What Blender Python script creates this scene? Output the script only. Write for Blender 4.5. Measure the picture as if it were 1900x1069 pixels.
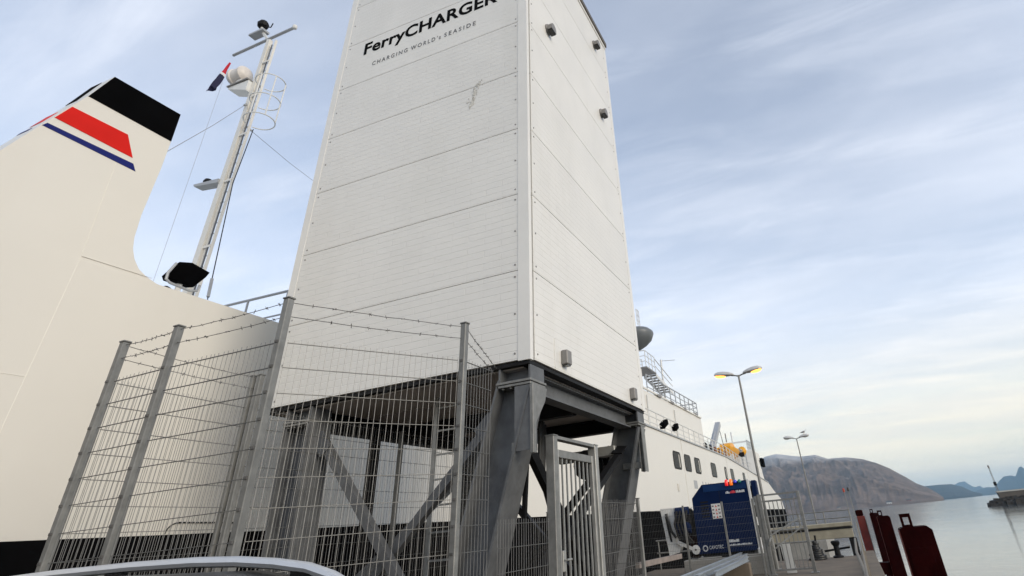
import bpy, bmesh, math, random
from mathutils import Vector, Matrix, noise
random.seed(7)
R = math.radians
scn = bpy.context.scene
COL = scn.collection
for o in list(bpy.data.objects): bpy.data.objects.remove(o)

# ------------------------------------------------------------------ camera
EYE = Vector((0, 0, 1.6))
YAW, PITCH, ROLL = R(-18.7), R(30.61), R(-5.42)
FPX, PPX, PPY, IW, IH = 1026.8, 1124.5, 375.3, 1900.0, 1069.0
fw = Vector((math.sin(YAW)*math.cos(PITCH), math.cos(YAW)*math.cos(PITCH), math.sin(PITCH)))
rt = Vector((math.cos(YAW), -math.sin(YAW), 0)); upv = rt.cross(fw)
CR = math.cos(ROLL)*rt + math.sin(ROLL)*upv
CU = -math.sin(ROLL)*rt + math.cos(ROLL)*upv
cam_d = bpy.data.cameras.new('camera'); cam = bpy.data.objects.new('camera', cam_d); COL.objects.link(cam)
cam.matrix_world = Matrix(((CR.x, CU.x, -fw.x, EYE.x), (CR.y, CU.y, -fw.y, EYE.y), (CR.z, CU.z, -fw.z, EYE.z), (0, 0, 0, 1)))
cam_d.sensor_fit = 'HORIZONTAL'; cam_d.sensor_width = 36.0; cam_d.lens = 36.0*FPX/IW
cam_d.shift_x = (IW/2-PPX)/IW; cam_d.shift_y = (PPY-IH/2)/IW
cam_d.clip_start = 0.05; cam_d.clip_end = 60000
scn.camera = cam

# ------------------------------------------------------------------ light
SUN_DIR = Vector((1.0, -0.40, 0.36)).normalized()          # towards the sun
SUN_EL = math.asin(SUN_DIR.z); SUN_ROT = math.atan2(SUN_DIR.x, SUN_DIR.y)
SUN_STRENGTH, SKY_STRENGTH, CLOUD = 1.5, 0.12, 0.79
sl = bpy.data.lights.new('sun', 'SUN'); sl.energy = SUN_STRENGTH; sl.angle = R(30); sl.color = (1.0, 0.89, 0.73)
so = bpy.data.objects.new('sun', sl); COL.objects.link(so); so.location = (60, -10, 60)
so.rotation_euler = (-SUN_DIR).to_track_quat('-Z', 'Y').to_euler()

world = bpy.data.worlds.new('World'); scn.world = world; world.use_nodes = True
nt = world.node_tree; nt.nodes.clear()
def N(t, **k):
    n = nt.nodes.new(t)
    for a, b in k.items(): setattr(n, a, b)
    return n
sky = N('ShaderNodeTexSky', sky_type='NISHITA'); sky.sun_disc = False
sky.sun_elevation = SUN_EL; sky.sun_rotation = SUN_ROT; sky.air_density = 1.0; sky.dust_density = 0.6; sky.ozone_density = 2.6
bg1 = N('ShaderNodeBackground'); bg1.inputs[1].default_value = SKY_STRENGTH
nt.links.new(sky.outputs[0], bg1.inputs[0])
tc = N('ShaderNodeTexCoord'); sx = N('ShaderNodeSeparateXYZ'); nt.links.new(tc.outputs['Generated'], sx.inputs[0])
def M(op, a, b=None, c=None):
    n = N('ShaderNodeMath', operation=op)
    for i, v in enumerate((a, b, c)):
        if v is None: continue
        if hasattr(v, 'links') or hasattr(v, 'node'): nt.links.new(v, n.inputs[i])
        else: n.inputs[i].default_value = v
    return n.outputs[0]
den = M('ADD', M('MAXIMUM', sx.outputs[2], 0.0), 0.16)
cx = M('DIVIDE', sx.outputs[0], den); cy = M('DIVIDE', sx.outputs[1], den)
cb = N('ShaderNodeCombineXYZ'); nt.links.new(cx, cb.inputs[0]); nt.links.new(cy, cb.inputs[1])
def cloud(scale, rot, stretch, detail, dist, lo, hi, seed):
    mp = N('ShaderNodeMapping'); mp.inputs['Rotation'].default_value = (0, 0, rot); mp.inputs['Scale'].default_value = stretch
    mp.inputs['Location'].default_value = (seed, seed*.37, seed*.11)
    nt.links.new(cb.outputs[0], mp.inputs[0])
    nz = N('ShaderNodeTexNoise'); nz.inputs['Scale'].default_value = scale; nz.inputs['Detail'].default_value = detail
    nz.inputs['Roughness'].default_value = 0.58; nz.inputs['Distortion'].default_value = dist
    nt.links.new(mp.outputs[0], nz.inputs['Vector'])
    mr = N('ShaderNodeMapRange'); mr.interpolation_type = 'SMOOTHSTEP'
    mr.inputs['From Min'].default_value = lo; mr.inputs['From Max'].default_value = hi
    nt.links.new(nz.outputs[0], mr.inputs['Value']); return mr.outputs[0]
c1 = cloud(0.55, R(28), (1.0, 2.2, 1), 5, 0.3, 0.30, 0.78, 3.1)      # broad veils
c2 = cloud(1.6, R(22), (1.0, 3.4, 1), 8, 0.7, 0.42, 0.86, 9.4)       # wisps
low = N('ShaderNodeMapRange'); low.interpolation_type = 'SMOOTHSTEP'
low.inputs['From Min'].default_value = 0.62; low.inputs['From Max'].default_value = 0.0
low.inputs['To Min'].default_value = 0.0; low.inputs['To Max'].default_value = 1.0
nt.links.new(sx.outputs[2], low.inputs['Value'])
m1 = M('MULTIPLY', c1, 0.36); m2 = M('MULTIPLY', c2, 0.24)
mask = M('ADD', M('ADD', m1, m2), M('MULTIPLY', low.outputs[0], 0.46))
mask = M('MINIMUM', M('ADD', mask, 0.30), 0.97)
# grey-violet undersides inside the low cloud deck
c3 = cloud(1.1, R(12), (0.8, 2.6, 1), 8, 0.8, 0.42, 0.66, 21.0)
lowband = N('ShaderNodeMapRange'); lowband.interpolation_type = 'SMOOTHSTEP'
lowband.inputs['From Min'].default_value = 0.30; lowband.inputs['From Max'].default_value = 0.06
nt.links.new(sx.outputs[2], lowband.inputs['Value'])
ccol = N('ShaderNodeMix', data_type='RGBA'); ccol.inputs['A'].default_value = (0.85, 0.89, 0.98, 1); ccol.inputs['B'].default_value = (1.0, 0.93, 0.77, 1)
nt.links.new(lowband.outputs[0], ccol.inputs['Factor'])
ccol2 = N('ShaderNodeMix', data_type='RGBA'); ccol2.inputs['B'].default_value = (0.64, 0.66, 0.70, 1)
nt.links.new(ccol.outputs['Result'], ccol2.inputs['A'])
nt.links.new(M('MULTIPLY', M('MULTIPLY', c3, low.outputs[0]), 0.26), ccol2.inputs['Factor'])
bg2 = N('ShaderNodeBackground'); bg2.inputs[1].default_value = CLOUD
nt.links.new(ccol2.outputs['Result'], bg2.inputs[0])
mixs = N('ShaderNodeMixShader'); nt.links.new(mask, mixs.inputs[0]); nt.links.new(bg1.outputs[0], mixs.inputs[1]); nt.links.new(bg2.outputs[0], mixs.inputs[2])
wo = N('ShaderNodeOutputWorld'); nt.links.new(mixs.outputs[0], wo.inputs[0])

vs = scn.view_settings; vs.view_transform = 'Standard'; vs.look = 'None'; vs.exposure = 0.64; vs.gamma = 1.0; vs.use_curve_mapping = False
scn.render.engine = 'CYCLES'
scn.cycles.max_bounces = 6; scn.cycles.volume_bounces = 0

# ------------------------------------------------------------------ where a sight line meets a real plane (planning aid)
def ray(x, y): return (x-PPX)/FPX*CR - (y-PPY)/FPX*CU + fw
def at_x(x, y, X): d = ray(x, y); return EYE + d*((X-EYE.x)/d.x)
def at_y(x, y, Y): d = ray(x, y); return EYE + d*((Y-EYE.y)/d.y)
def at_z(x, y, Z): d = ray(x, y); return EYE + d*((Z-EYE.z)/d.z)

# ------------------------------------------------------------------ materials
MATS = {}
def mat(name, col, rough=0.6, metal=0.0, var=0.06, vscale=3.0, bump=0.0, bscale=40.0, coat=0.0, emit=None, estr=0.0, stain=None, hue=None, spec=0.5, ior=None):
    if name in MATS: return MATS[name]
    m = bpy.data.materials.new(name); m.use_nodes = True; t = m.node_tree; b = t.nodes['Principled BSDF']
    b.inputs['Metallic'].default_value = metal; b.inputs['Roughness'].default_value = rough
    b.inputs['Specular IOR Level'].default_value = spec
    if ior: b.inputs['IOR'].default_value = ior
    if coat: b.inputs['Coat Weight'].default_value = coat; b.inputs['Coat Roughness'].default_value = 0.05
    tcn = t.nodes.new('ShaderNodeTexCoord'); nz = t.nodes.new('ShaderNodeTexNoise')
    nz.inputs['Scale'].default_value = vscale; nz.inputs['Detail'].default_value = 6; nz.inputs['Roughness'].default_value = 0.6
    t.links.new(tcn.outputs['Object'], nz.inputs['Vector'])
    mr = t.nodes.new('ShaderNodeMapRange'); mr.inputs['From Min'].default_value = 0.3; mr.inputs['From Max'].default_value = 0.7
    t.links.new(nz.outputs[0], mr.inputs['Value'])
    mx = t.nodes.new('ShaderNodeMix'); mx.data_type = 'RGBA'
    lo = [max(0, c*(1-var)) for c in col]; hi = [min(1, c*(1+var)) for c in col]
    if hue: hi = list(hue)
    mx.inputs['A'].default_value = (*lo, 1); mx.inputs['B'].default_value = (*hi, 1)
    t.links.new(mr.outputs[0], mx.inputs['Factor'])
    out = mx.outputs['Result']
    if stain:                                   # (colour, scale, amount, vertical stretch): dirt and wear with a shape of its own
        mp = t.nodes.new('ShaderNodeMapping'); mp.inputs['Scale'].default_value = (1, 1, stain[3]); t.links.new(tcn.outputs['Object'], mp.inputs[0])
        n2 = t.nodes.new('ShaderNodeTexNoise'); n2.inputs['Scale'].default_value = stain[1]; n2.inputs['Detail'].default_value = 8; n2.inputs['Roughness'].default_value = 0.65
        t.links.new(mp.outputs[0], n2.inputs['Vector'])
        r2 = t.nodes.new('ShaderNodeMapRange'); r2.inputs['From Min'].default_value = 0.52; r2.inputs['From Max'].default_value = 0.75; r2.inputs['To Max'].default_value = stain[2]
        t.links.new(n2.outputs[0], r2.inputs['Value'])
        m2 = t.nodes.new('ShaderNodeMix'); m2.data_type = 'RGBA'; m2.inputs['B'].default_value = (*stain[0], 1)
        t.links.new(out, m2.inputs['A']); t.links.new(r2.outputs[0], m2.inputs['Factor']); out = m2.outputs['Result']
    t.links.new(out, b.inputs['Base Color'])
    rr = t.nodes.new('ShaderNodeMapRange'); rr.inputs['To Min'].default_value = max(0.03, rough-0.08); rr.inputs['To Max'].default_value = min(1, rough+0.08)
    t.links.new(nz.outputs[0], rr.inputs['Value']); t.links.new(rr.outputs[0], b.inputs['Roughness'])
    if bump:
        n3 = t.nodes.new('ShaderNodeTexNoise'); n3.inputs['Scale'].default_value = bscale; n3.inputs['Detail'].default_value = 5
        t.links.new(tcn.outputs['Object'], n3.inputs['Vector'])
        bp = t.nodes.new('ShaderNodeBump'); bp.inputs['Strength'].default_value = bump; bp.inputs['Distance'].default_value = 0.02
        t.links.new(n3.outputs[0], bp.inputs['Height']); t.links.new(bp.outputs[0], b.inputs['Normal'])
    if emit: b.inputs['Emission Color'].default_value = (*emit, 1); b.inputs['Emission Strength'].default_value = estr
    MATS[name] = m; return m

def panel_mat():
    m = mat('sandwich_panel', (0.755, 0.74, 0.70), 0.42, 0, 0.03, 1.2, stain=((0.56, 0.54, 0.48), 0.8, 0.22, 0.30))
    t = m.node_tree; b = t.nodes['Principled BSDF']
    tcn = t.nodes.new('ShaderNodeTexCoord')
    br = t.nodes.new('ShaderNodeTexBrick'); br.inputs['Scale'].default_value = 1.0; br.inputs['Mortar Size'].default_value = 0.006
    br.inputs['Brick Width'].default_value = 0.55; br.inputs['Row Height'].default_value = 0.10; br.inputs['Mortar Smooth'].default_value = 1.0
    br.inputs['Color1'].default_value = (1, 1, 1, 1); br.inputs['Color2'].default_value = (0.8, 0.8, 0.8, 1); br.inputs['Mortar'].default_value = (0, 0, 0, 1)
    sp = t.nodes.new('ShaderNodeSeparateXYZ'); t.links.new(tcn.outputs['Object'], sp.inputs[0])
    ad = t.nodes.new('ShaderNodeMath'); ad.operation = 'ADD'; t.links.new(sp.outputs[0], ad.inputs[0]); t.links.new(sp.outputs[1], ad.inputs[1])
    cbx = t.nodes.new('ShaderNodeCombineXYZ'); t.links.new(ad.outputs[0], cbx.inputs[0]); t.links.new(sp.outputs[2], cbx.inputs[1])
    t.links.new(cbx.outputs[0], br.inputs['Vector'])
    nz = t.nodes.new('ShaderNodeTexNoise'); nz.inputs['Scale'].default_value = 2.3; nz.inputs['Detail'].default_value = 3; t.links.new(tcn.outputs['Object'], nz.inputs['Vector'])
    mu = t.nodes.new('ShaderNodeMath'); mu.operation = 'MULTIPLY_ADD'; mu.inputs[1].default_value = 1.0; t.links.new(br.outputs['Color'], mu.inputs[0]); t.links.new(nz.outputs[0], mu.inputs[2])
    bp = t.nodes.new('ShaderNodeBump'); bp.inputs['Strength'].default_value = 0.5; bp.inputs['Distance'].default_value = 0.008
    t.links.new(mu.outputs[0], bp.inputs['Height']); t.links.new(bp.outputs[0], b.inputs['Normal'])
    oi = t.nodes.new('ShaderNodeObjectInfo'); mr = t.nodes.new('ShaderNodeMapRange'); mr.inputs['To Min'].default_value = 0.955; mr.inputs['To Max'].default_value = 1.02   # panels from different batches
    t.links.new(oi.outputs['Random'], mr.inputs['Value'])
    src = b.inputs['Base Color'].links[0].from_socket; hs = t.nodes.new('ShaderNodeHueSaturation')
    t.links.new(src, hs.inputs['Color']); t.links.new(mr.outputs[0], hs.inputs['Value']); t.links.new(hs.outputs[0], b.inputs['Base Color'])
    return m
PANEL = panel_mat()
WHITE = mat('white_trim', (0.765, 0.75, 0.71), 0.4, 0, 0.03, 2)
FERRYW = mat('ferry_white', (0.70, 0.675, 0.62), 0.35, 0, 0.025, 0.35, stain=((0.60, 0.55, 0.47), 0.5, 0.25, 0.25), bump=0.05, bscale=0.8)
FERRYB = mat('ferry_black', (0.004, 0.004, 0.0045), 0.8, 0, 0.3, 1.5, stain=((0.010, 0.010, 0.010), 1.2, 0.4, 0.2), spec=0.2, ior=1.08)
SEAM = mat('weld_seam_paint', (0.80, 0.77, 0.71), 0.35, 0, 0.02, 3)
SEAMD = mat('butt_seam', (0.62, 0.59, 0.53), 0.5, 0, 0.05, 3)
RED = mat('funnel_red', (0.62, 0.014, 0.009), 0.5, 0, 0.08, 1.5, spec=0.12)
BLUE = mat('funnel_blue', (0.012, 0.018, 0.14), 0.5, 0, 0.08, 1.5, spec=0.12)
BLACK = mat('funnel_black', (0.003, 0.003, 0.0034), 0.7, 0, 0.3, 1, spec=0.2, ior=1.08)
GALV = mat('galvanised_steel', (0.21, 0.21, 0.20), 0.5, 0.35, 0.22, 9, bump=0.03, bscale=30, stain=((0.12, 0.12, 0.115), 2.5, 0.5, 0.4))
GALVD = mat('galvanised_shaded', (0.125, 0.13, 0.135), 0.55, 0.2, 0.25, 5, stain=((0.06, 0.06, 0.065), 1.6, 0.6, 0.3))  # darker copy of the zinc: shade under the tower put into the colour
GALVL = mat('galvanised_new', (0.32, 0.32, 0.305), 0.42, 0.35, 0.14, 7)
WIREV = mat('mesh_wire_upright', (0.25, 0.245, 0.235), 0.5, 0.2, 0.15, 4)
WIRE = mat('mesh_wire', (0.15, 0.15, 0.145), 0.5, 0.4, 0.15, 4)
WIRED = mat('barbed_wire', (0.13, 0.125, 0.12), 0.6, 0.4, 0.2, 4)
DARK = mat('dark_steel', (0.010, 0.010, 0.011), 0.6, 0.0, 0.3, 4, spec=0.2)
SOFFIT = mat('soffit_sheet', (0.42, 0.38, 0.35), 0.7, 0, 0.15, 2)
COPING = mat('roof_coping', (0.12, 0.105, 0.085), 0.55, 0.2, 0.2, 3)
GREYBOX = mat('grey_fitting', (0.22, 0.21, 0.20), 0.5, 0.1, 0.1, 6)
LENSD = mat('dark_lens', (0.01, 0.01, 0.01), 0.2, 0, 0.2, 6)
INK = mat('black_lettering', (0.004, 0.004, 0.004), 0.7, 0, 0.2, 5, spec=0.03)
INKG = mat('grey_lettering', (0.10, 0.10, 0.10), 0.5, 0, 0.2, 5)
CONC = mat('concrete', (0.30, 0.29, 0.265), 0.85, 0, 0.15, 2.5, bump=0.3, bscale=25, stain=((0.17, 0.16, 0.14), 1.0, 0.6, 0.5))
QUAYM = mat('quay_surface', (0.150, 0.120, 0.088), 0.9, 0, 0.25, 1.2, bump=0.4, bscale=30, stain=((0.085, 0.075, 0.065), 0.5, 0.7, 1.0))
GLASS = mat('tinted_glass', (0.006, 0.0065, 0.007), 0.15, 0, 0.2, 2, spec=0.3, ior=1.12)
PIPEW = mat('white_pipe', (0.66, 0.66, 0.64), 0.4, 0, 0.05, 4)
PIPEG = mat('grey_pipe', (0.36, 0.37, 0.38), 0.4, 0.2, 0.08, 4)
YEL = mat('rescue_boat_yellow', (0.78, 0.36, 0.015), 0.4, 0, 0.08, 2)
CBLUE = mat('cabinet_blue', (0.0025, 0.012, 0.052), 0.45, 0, 0.15, 1.5, stain=((0.005, 0.018, 0.07), 1.5, 0.4, 0.4), spec=0.1)
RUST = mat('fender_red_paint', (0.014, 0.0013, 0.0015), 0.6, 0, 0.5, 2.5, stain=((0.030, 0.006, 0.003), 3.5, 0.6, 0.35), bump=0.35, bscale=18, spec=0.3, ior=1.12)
RUSTL = mat('fender_post_and_lit_side', (0.15, 0.012, 0.006), 0.6, 0, 0.4, 3.0, stain=((0.10, 0.035, 0.02), 2.2, 0.7, 0.4), bump=0.2, bscale=18)  # corner post red; on the piles it paints the lit side
CABLE = mat('black_cable', (0.012, 0.012, 0.012), 0.5, 0, 0.2, 4)

# ------------------------------------------------------------------ mesh helpers
ORG = {}
class MB:
    def __init__(s): s.v = []; s.f = []
    def add(s, vs, fs):
        n = len(s.v); s.v += [Vector(p) for p in vs]; s.f += [tuple(i+n for i in f) for f in fs]; return s
    def box(s, c, d, b=0.0, rot=None):
        c = Vector(c); x, y, z = d[0]/2, d[1]/2, d[2]/2
        if b <= 0:
            vs = [Vector((i*x, j*y, k*z)) for i in (-1, 1) for j in (-1, 1) for k in (-1, 1)]
            fs = [(0, 1, 3, 2), (4, 6, 7, 5), (0, 4, 5, 1), (2, 3, 7, 6), (0, 2, 6, 4), (1, 5, 7, 3)]
        else:
            bm = bmesh.new(); bmesh.ops.create_cube(bm, size=1)
            for v in bm.verts: v.co = Vector((v.co.x*2*x, v.co.y*2*y, v.co.z*2*z))
            bmesh.ops.bevel(bm, geom=bm.edges[:], offset=b, segments=1, affect='EDGES')
            bm.verts.index_update(); vs = [v.co.copy() for v in bm.verts]; fs = [tuple(v.index for v in f.verts) for f in bm.faces]; bm.free()
        if rot: vs = [rot @ v for v in vs]
        return s.add([v+c for v in vs], fs)
    def bx(s, x0, x1, y0, y1, z0, z1, b=0.0): return s.box(((x0+x1)/2, (y0+y1)/2, (z0+z1)/2), (abs(x1-x0), abs(y1-y0), abs(z1-z0)), b)
    def bar(s, p, q, w, h, up=(0, 0, 1), off=(0, 0)):
        p, q = Vector(p), Vector(q); a = (q-p).normalized(); u = Vector(up); u = (u-a*u.dot(a)).normalized(); r = a.cross(u)
        vs = []
        for e in (p, q):
            for i, j in ((-1, -1), (1, -1), (1, 1), (-1, 1)): vs.append(e+r*(i*w/2+off[0])+u*(j*h/2+off[1]))
        return s.add(vs, [(0, 1, 2, 3), (7, 6, 5, 4), (0, 4, 5, 1), (1, 5, 6, 2), (2, 6, 7, 3), (3, 7, 4, 0)])
    def hbeam(s, p, q, d, bf, tf=0.022, tw=0.016, up=(0, 0, 1)):      # up = direction of the section depth
        s.bar(p, q, bf, tf, up, (0, d/2-tf/2)); s.bar(p, q, bf, tf, up, (0, -d/2+tf/2)); return s.bar(p, q, tw, d-2*tf+0.004, up)
    def tube(s, pts, r, n=6, r2=None, cap=True):
        pts = [Vector(p) for p in pts]; k = len(pts); ring0 = len(s.v); prev = None
        for i, p in enumerate(pts):
            a = (pts[min(i+1, k-1)]-pts[max(i-1, 0)]).normalized()
            if prev is None: u = a.orthogonal().normalized()
            else: u = (prev-a*prev.dot(a)).normalized()
            prev = u; w = a.cross(u); rr = r if r2 is None else r+(r2-r)*i/(k-1)
            for j in range(n):
                t = 2*math.pi*(j+.5)/n; s.v.append(p+u*math.cos(t)*rr+w*math.sin(t)*rr)
        for i in range(k-1):
            for j in range(n):
                A = ring0+i*n; s.f.append((A+j, A+(j+1) % n, A+n+(j+1) % n, A+n+j))
        if cap: s.f.append(tuple(ring0+j for j in reversed(range(n)))); s.f.append(tuple(ring0+(k-1)*n+j for j in range(n)))
        return s
    def lathe(s, c, prof, n=16, axis='z'):                            # prof = [(radius, height)]
        c = Vector(c); b0 = len(s.v)
        for r, h in prof:
            for j in range(n):
                t = 2*math.pi*j/n; x, y = r*math.cos(t), r*math.sin(t)
                s.v.append(c+{'z': Vector((x, y, h)), 'x': Vector((h, x, y)), 'y': Vector((x, h, y))}[axis])
        for i in range(len(prof)-1):
            for j in range(n): A = b0+i*n; s.f.append((A+j, A+(j+1) % n, A+n+(j+1) % n, A+n+j))
        s.f.append(tuple(b0+j for j in reversed(range(n)))); s.f.append(tuple(b0+(len(prof)-1)*n+j for j in range(n)))
        return s
    def prism(s, pts, axis, a, b):                                    # outline swept along an axis: pts are the two other coordinates
        n = len(pts); vs = []
        for h in (a, b):
            for p in pts:
                vs.append({'x': (h, p[0], p[1]), 'y': (p[0], h, p[1]), 'z': (p[0], p[1], h)}[axis])
        fs = [tuple(range(n)), tuple(reversed(range(n, 2*n)))]+[(i, (i+1) % n, n+(i+1) % n, n+i) for i in range(n)]
        return s.add(vs, fs)
    def build(s, name, m, parent=None, smooth=False, loc=None, recalc=True):
        me = bpy.data.meshes.new(name); o = bpy.data.objects.new(name, me); COL.objects.link(o)
        if parent is not None: org = ORG[parent.name]; o.parent = parent
        else:
            if loc is None:
                lo = [min(v[i] for v in s.v) for i in range(3)]; hi = [max(v[i] for v in s.v) for i in range(3)]
                loc = ((lo[0]+hi[0])/2, (lo[1]+hi[1])/2, lo[2])
            org = Vector(loc); o.location = org
        ORG[o.name] = org
        me.from_pydata([v-org for v in s.v], [], s.f); me.update()
        if recalc:
            bm = bmesh.new(); bm.from_mesh(me); bmesh.ops.recalc_face_normals(bm, faces=bm.faces[:]); bm.to_mesh(me); bm.free()
        if smooth:
            for p in me.polygons: p.use_smooth = True
            try: me.set_sharp_from_angle(angle=R(40))
            except Exception: pass
        me.materials.append(m); return o
def tag(o, label=None, cat=None, group=None, kind=None):
    if label: o['label'] = label
    if cat: o['category'] = cat
    if group: o['group'] = group
    if kind: o['kind'] = kind
    return o
def thing(name, loc, label, cat, group=None):
    o = bpy.data.objects.new(name, None); COL.objects.link(o); o.location = loc; o.empty_display_size = 0.2
    ORG[o.name] = Vector(loc); return tag(o, label, cat, group)
_TM = None
def text_mesh(name, body, x0, x1, z, cap, m, parent, plane, bold=0.0, space=1.0, depth=0.004):
    """lettering fitted between two ends; plane maps (along, up, out) to world"""
    cu = bpy.data.curves.new('t', 'FONT'); cu.body = body; cu.size = 1.0; cu.offset = bold; cu.space_character = space; cu.extrude = 0.5; cu.resolution_u = 4
    ob = bpy.data.objects.new('t', cu); COL.objects.link(ob)
    dg = bpy.context.evaluated_depsgraph_get(); dg.update(); me = ob.evaluated_get(dg).to_mesh()
    vs = [v.co.copy() for v in me.vertices]; fs = [tuple(p.vertices) for p in me.polygons]; ob.evaluated_get(dg).to_mesh_clear()
    bpy.data.objects.remove(ob); bpy.data.curves.remove(cu)
    cu2 = bpy.data.curves.new('t', 'FONT'); cu2.body = 'H'; cu2.size = 1.0; o2 = bpy.data.objects.new('t', cu2); COL.objects.link(o2)
    dg = bpy.context.evaluated_depsgraph_get(); dg.update(); me2 = o2.evaluated_get(dg).to_mesh(); hh = max(v.co.y for v in me2.vertices)
    o2.evaluated_get(dg).to_mesh_clear(); bpy.data.objects.remove(o2); bpy.data.curves.remove(cu2)
    ax, bx_ = min(v.x for v in vs), max(v.x for v in vs)
    mb = MB(); mb.add([plane(x0+(v.x-ax)/(bx_-ax)*(x1-x0), z+v.y/hh*cap, (v.z+0.5)*depth) for v in vs], fs)
    return tag(mb.build(name, m, parent, recalc=False), kind='stuff')

# ================================================================== SETTING
SEA = -2.6
def sheet(name, x0, x1, y0, y1, z, nx, ny, m):
    mb = MB()
    for j in range(ny+1):
        for i in range(nx+1): mb.v.append(Vector((x0+(x1-x0)*i/nx, y0+(y1-y0)*j/ny, z)))
    for j in range(ny):
        for i in range(nx): a = j*(nx+1)+i; mb.f.append((a, a+1, a+nx+2, a+nx+1))
    return mb.build(name, m, loc=(0, 0, z))
def water_mat():
    m = mat('sea_water', (0.055, 0.066, 0.068), 0.08, 0, 0.1, 0.02, spec=0.6); t = m.node_tree; b = t.nodes['Principled BSDF']
    b.inputs['IOR'].default_value = 1.333
    tcn = t.nodes.new('ShaderNodeTexCoord'); prev = None
    for sc, st, ds, rot in ((0.9, 0.16, 0.12, 0.3), (0.16, 0.10, 0.6, 0.5), (4.0, 0.10, 0.03, 0.1)):
        mp = t.nodes.new('ShaderNodeMapping'); mp.inputs['Scale'].default_value = (1, 0.45, 1); mp.inputs['Rotation'].default_value = (0, 0, rot); t.links.new(tcn.outputs['Object'], mp.inputs[0])
        n = t.nodes.new('ShaderNodeTexNoise'); n.inputs['Scale'].default_value = sc; n.inputs['Detail'].default_value = 4; t.links.new(mp.outputs[0], n.inputs['Vector'])
        bp = t.nodes.new('ShaderNodeBump'); bp.inputs['Strength'].default_value = st; bp.inputs['Distance'].default_value = ds; t.links.new(n.outputs[0], bp.inputs['Height'])
        if prev: t.links.new(prev.outputs[0], bp.inputs['Normal'])
        prev = bp
    t.links.new(prev.outputs[0], b.inputs['Normal']); return m
tag(sheet('sea', -15500, 15500, -15500, 15500, SEA, 2, 2, water_mat()), kind='structure')

QX0, QX1, QY1 = -8.55, 0.28, 27.2
mb = MB(); mb.bx(QX0, QX1, -40, QY1, SEA-1.5, 0.0); tag(mb.build('quay', QUAYM, loc=(0, 0, 0)), kind='structure')
mb = MB(); mb.bx(QX1-0.32, QX1+0.02, -40, QY1-0.02, 0.004, 0.13, 0.02)
tag(mb.build('quay_kerb', QUAYM, loc=(QX1, 0, 0)), kind='structure')

# hills across the fjord
def hill(name, sil, dist, base, back, m, rough, seed, zlift=0, rows=26):
    """ridge whose crest follows measured skyline bearings at its own distance"""
    prof = []
    for x, y in sil:
        d = ray(x, y); h = math.hypot(d.x, d.y); prof.append((math.atan2(d.x, d.y), d.z/h))
    az0, az1 = prof[0][0], prof[-1][0]; n = max(40, int((az1-az0)/R(0.055))); mb = MB(); rws = rows
    for i in range(n+1):
        a = az0+(az1-az0)*i/n
        k = 0
        while k < len(prof)-2 and prof[k+1][0] < a: k += 1
        t = (a-prof[k][0])/max(1e-9, prof[k+1][0]-prof[k][0]); t = min(max(t, 0), 1)
        tn = prof[k][1]*(1-t)+prof[k+1][1]*t
        hc = EYE.z+tn*dist
        for j in range(rws+1):
            f = j/rws
            if f <= 0.7: g = f/0.7; dd = base+(dist-base)*g; z = SEA+(hc-SEA)*(g**0.85)
            else: g = (f-0.7)/0.3; dd = dist+(back-dist)*g; z = SEA+(hc-SEA)*(1-g)**1.2
            p = Vector((math.sin(a)*dd, math.cos(a)*dd, 0))
            q = p*(1/ (dist*0.09))
            w = max(0.0, 1-(abs(f-0.7)*6)**2)                # crest keeps its skyline
            nz = noise.fractal(Vector((q.x+seed, q.y, seed)), 0.9, 2.1, 6)
            rid = noise.ridged_multi_fractal(Vector((a*48+f*1.5+nz*1.1+seed, f*2.6+nz*0.5, seed)), 0.85, 2.1, 6, 1.0, 2.0)-1.0
            edge = min(1, f/0.08)*min(1, (1-f)/0.08)
            z += (nz*0.10+rid*0.055)*rough*(hc-SEA)*edge*(1-0.93*w)
            mb.v.append(Vector((p.x, p.y, max(z, SEA-6) if j not in (0, rws) else SEA-6)))
    for i in range(n):
        for j in range(rws): A = i*(rws+1)+j; mb.f.append((A, A+1, A+rws+2, A+rws+1))
    o = mb.build(name, m, smooth=False, loc=(0, 0, SEA))
    for p in o.data.polygons: p.use_smooth = True
    return tag(o, kind='structure')
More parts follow.
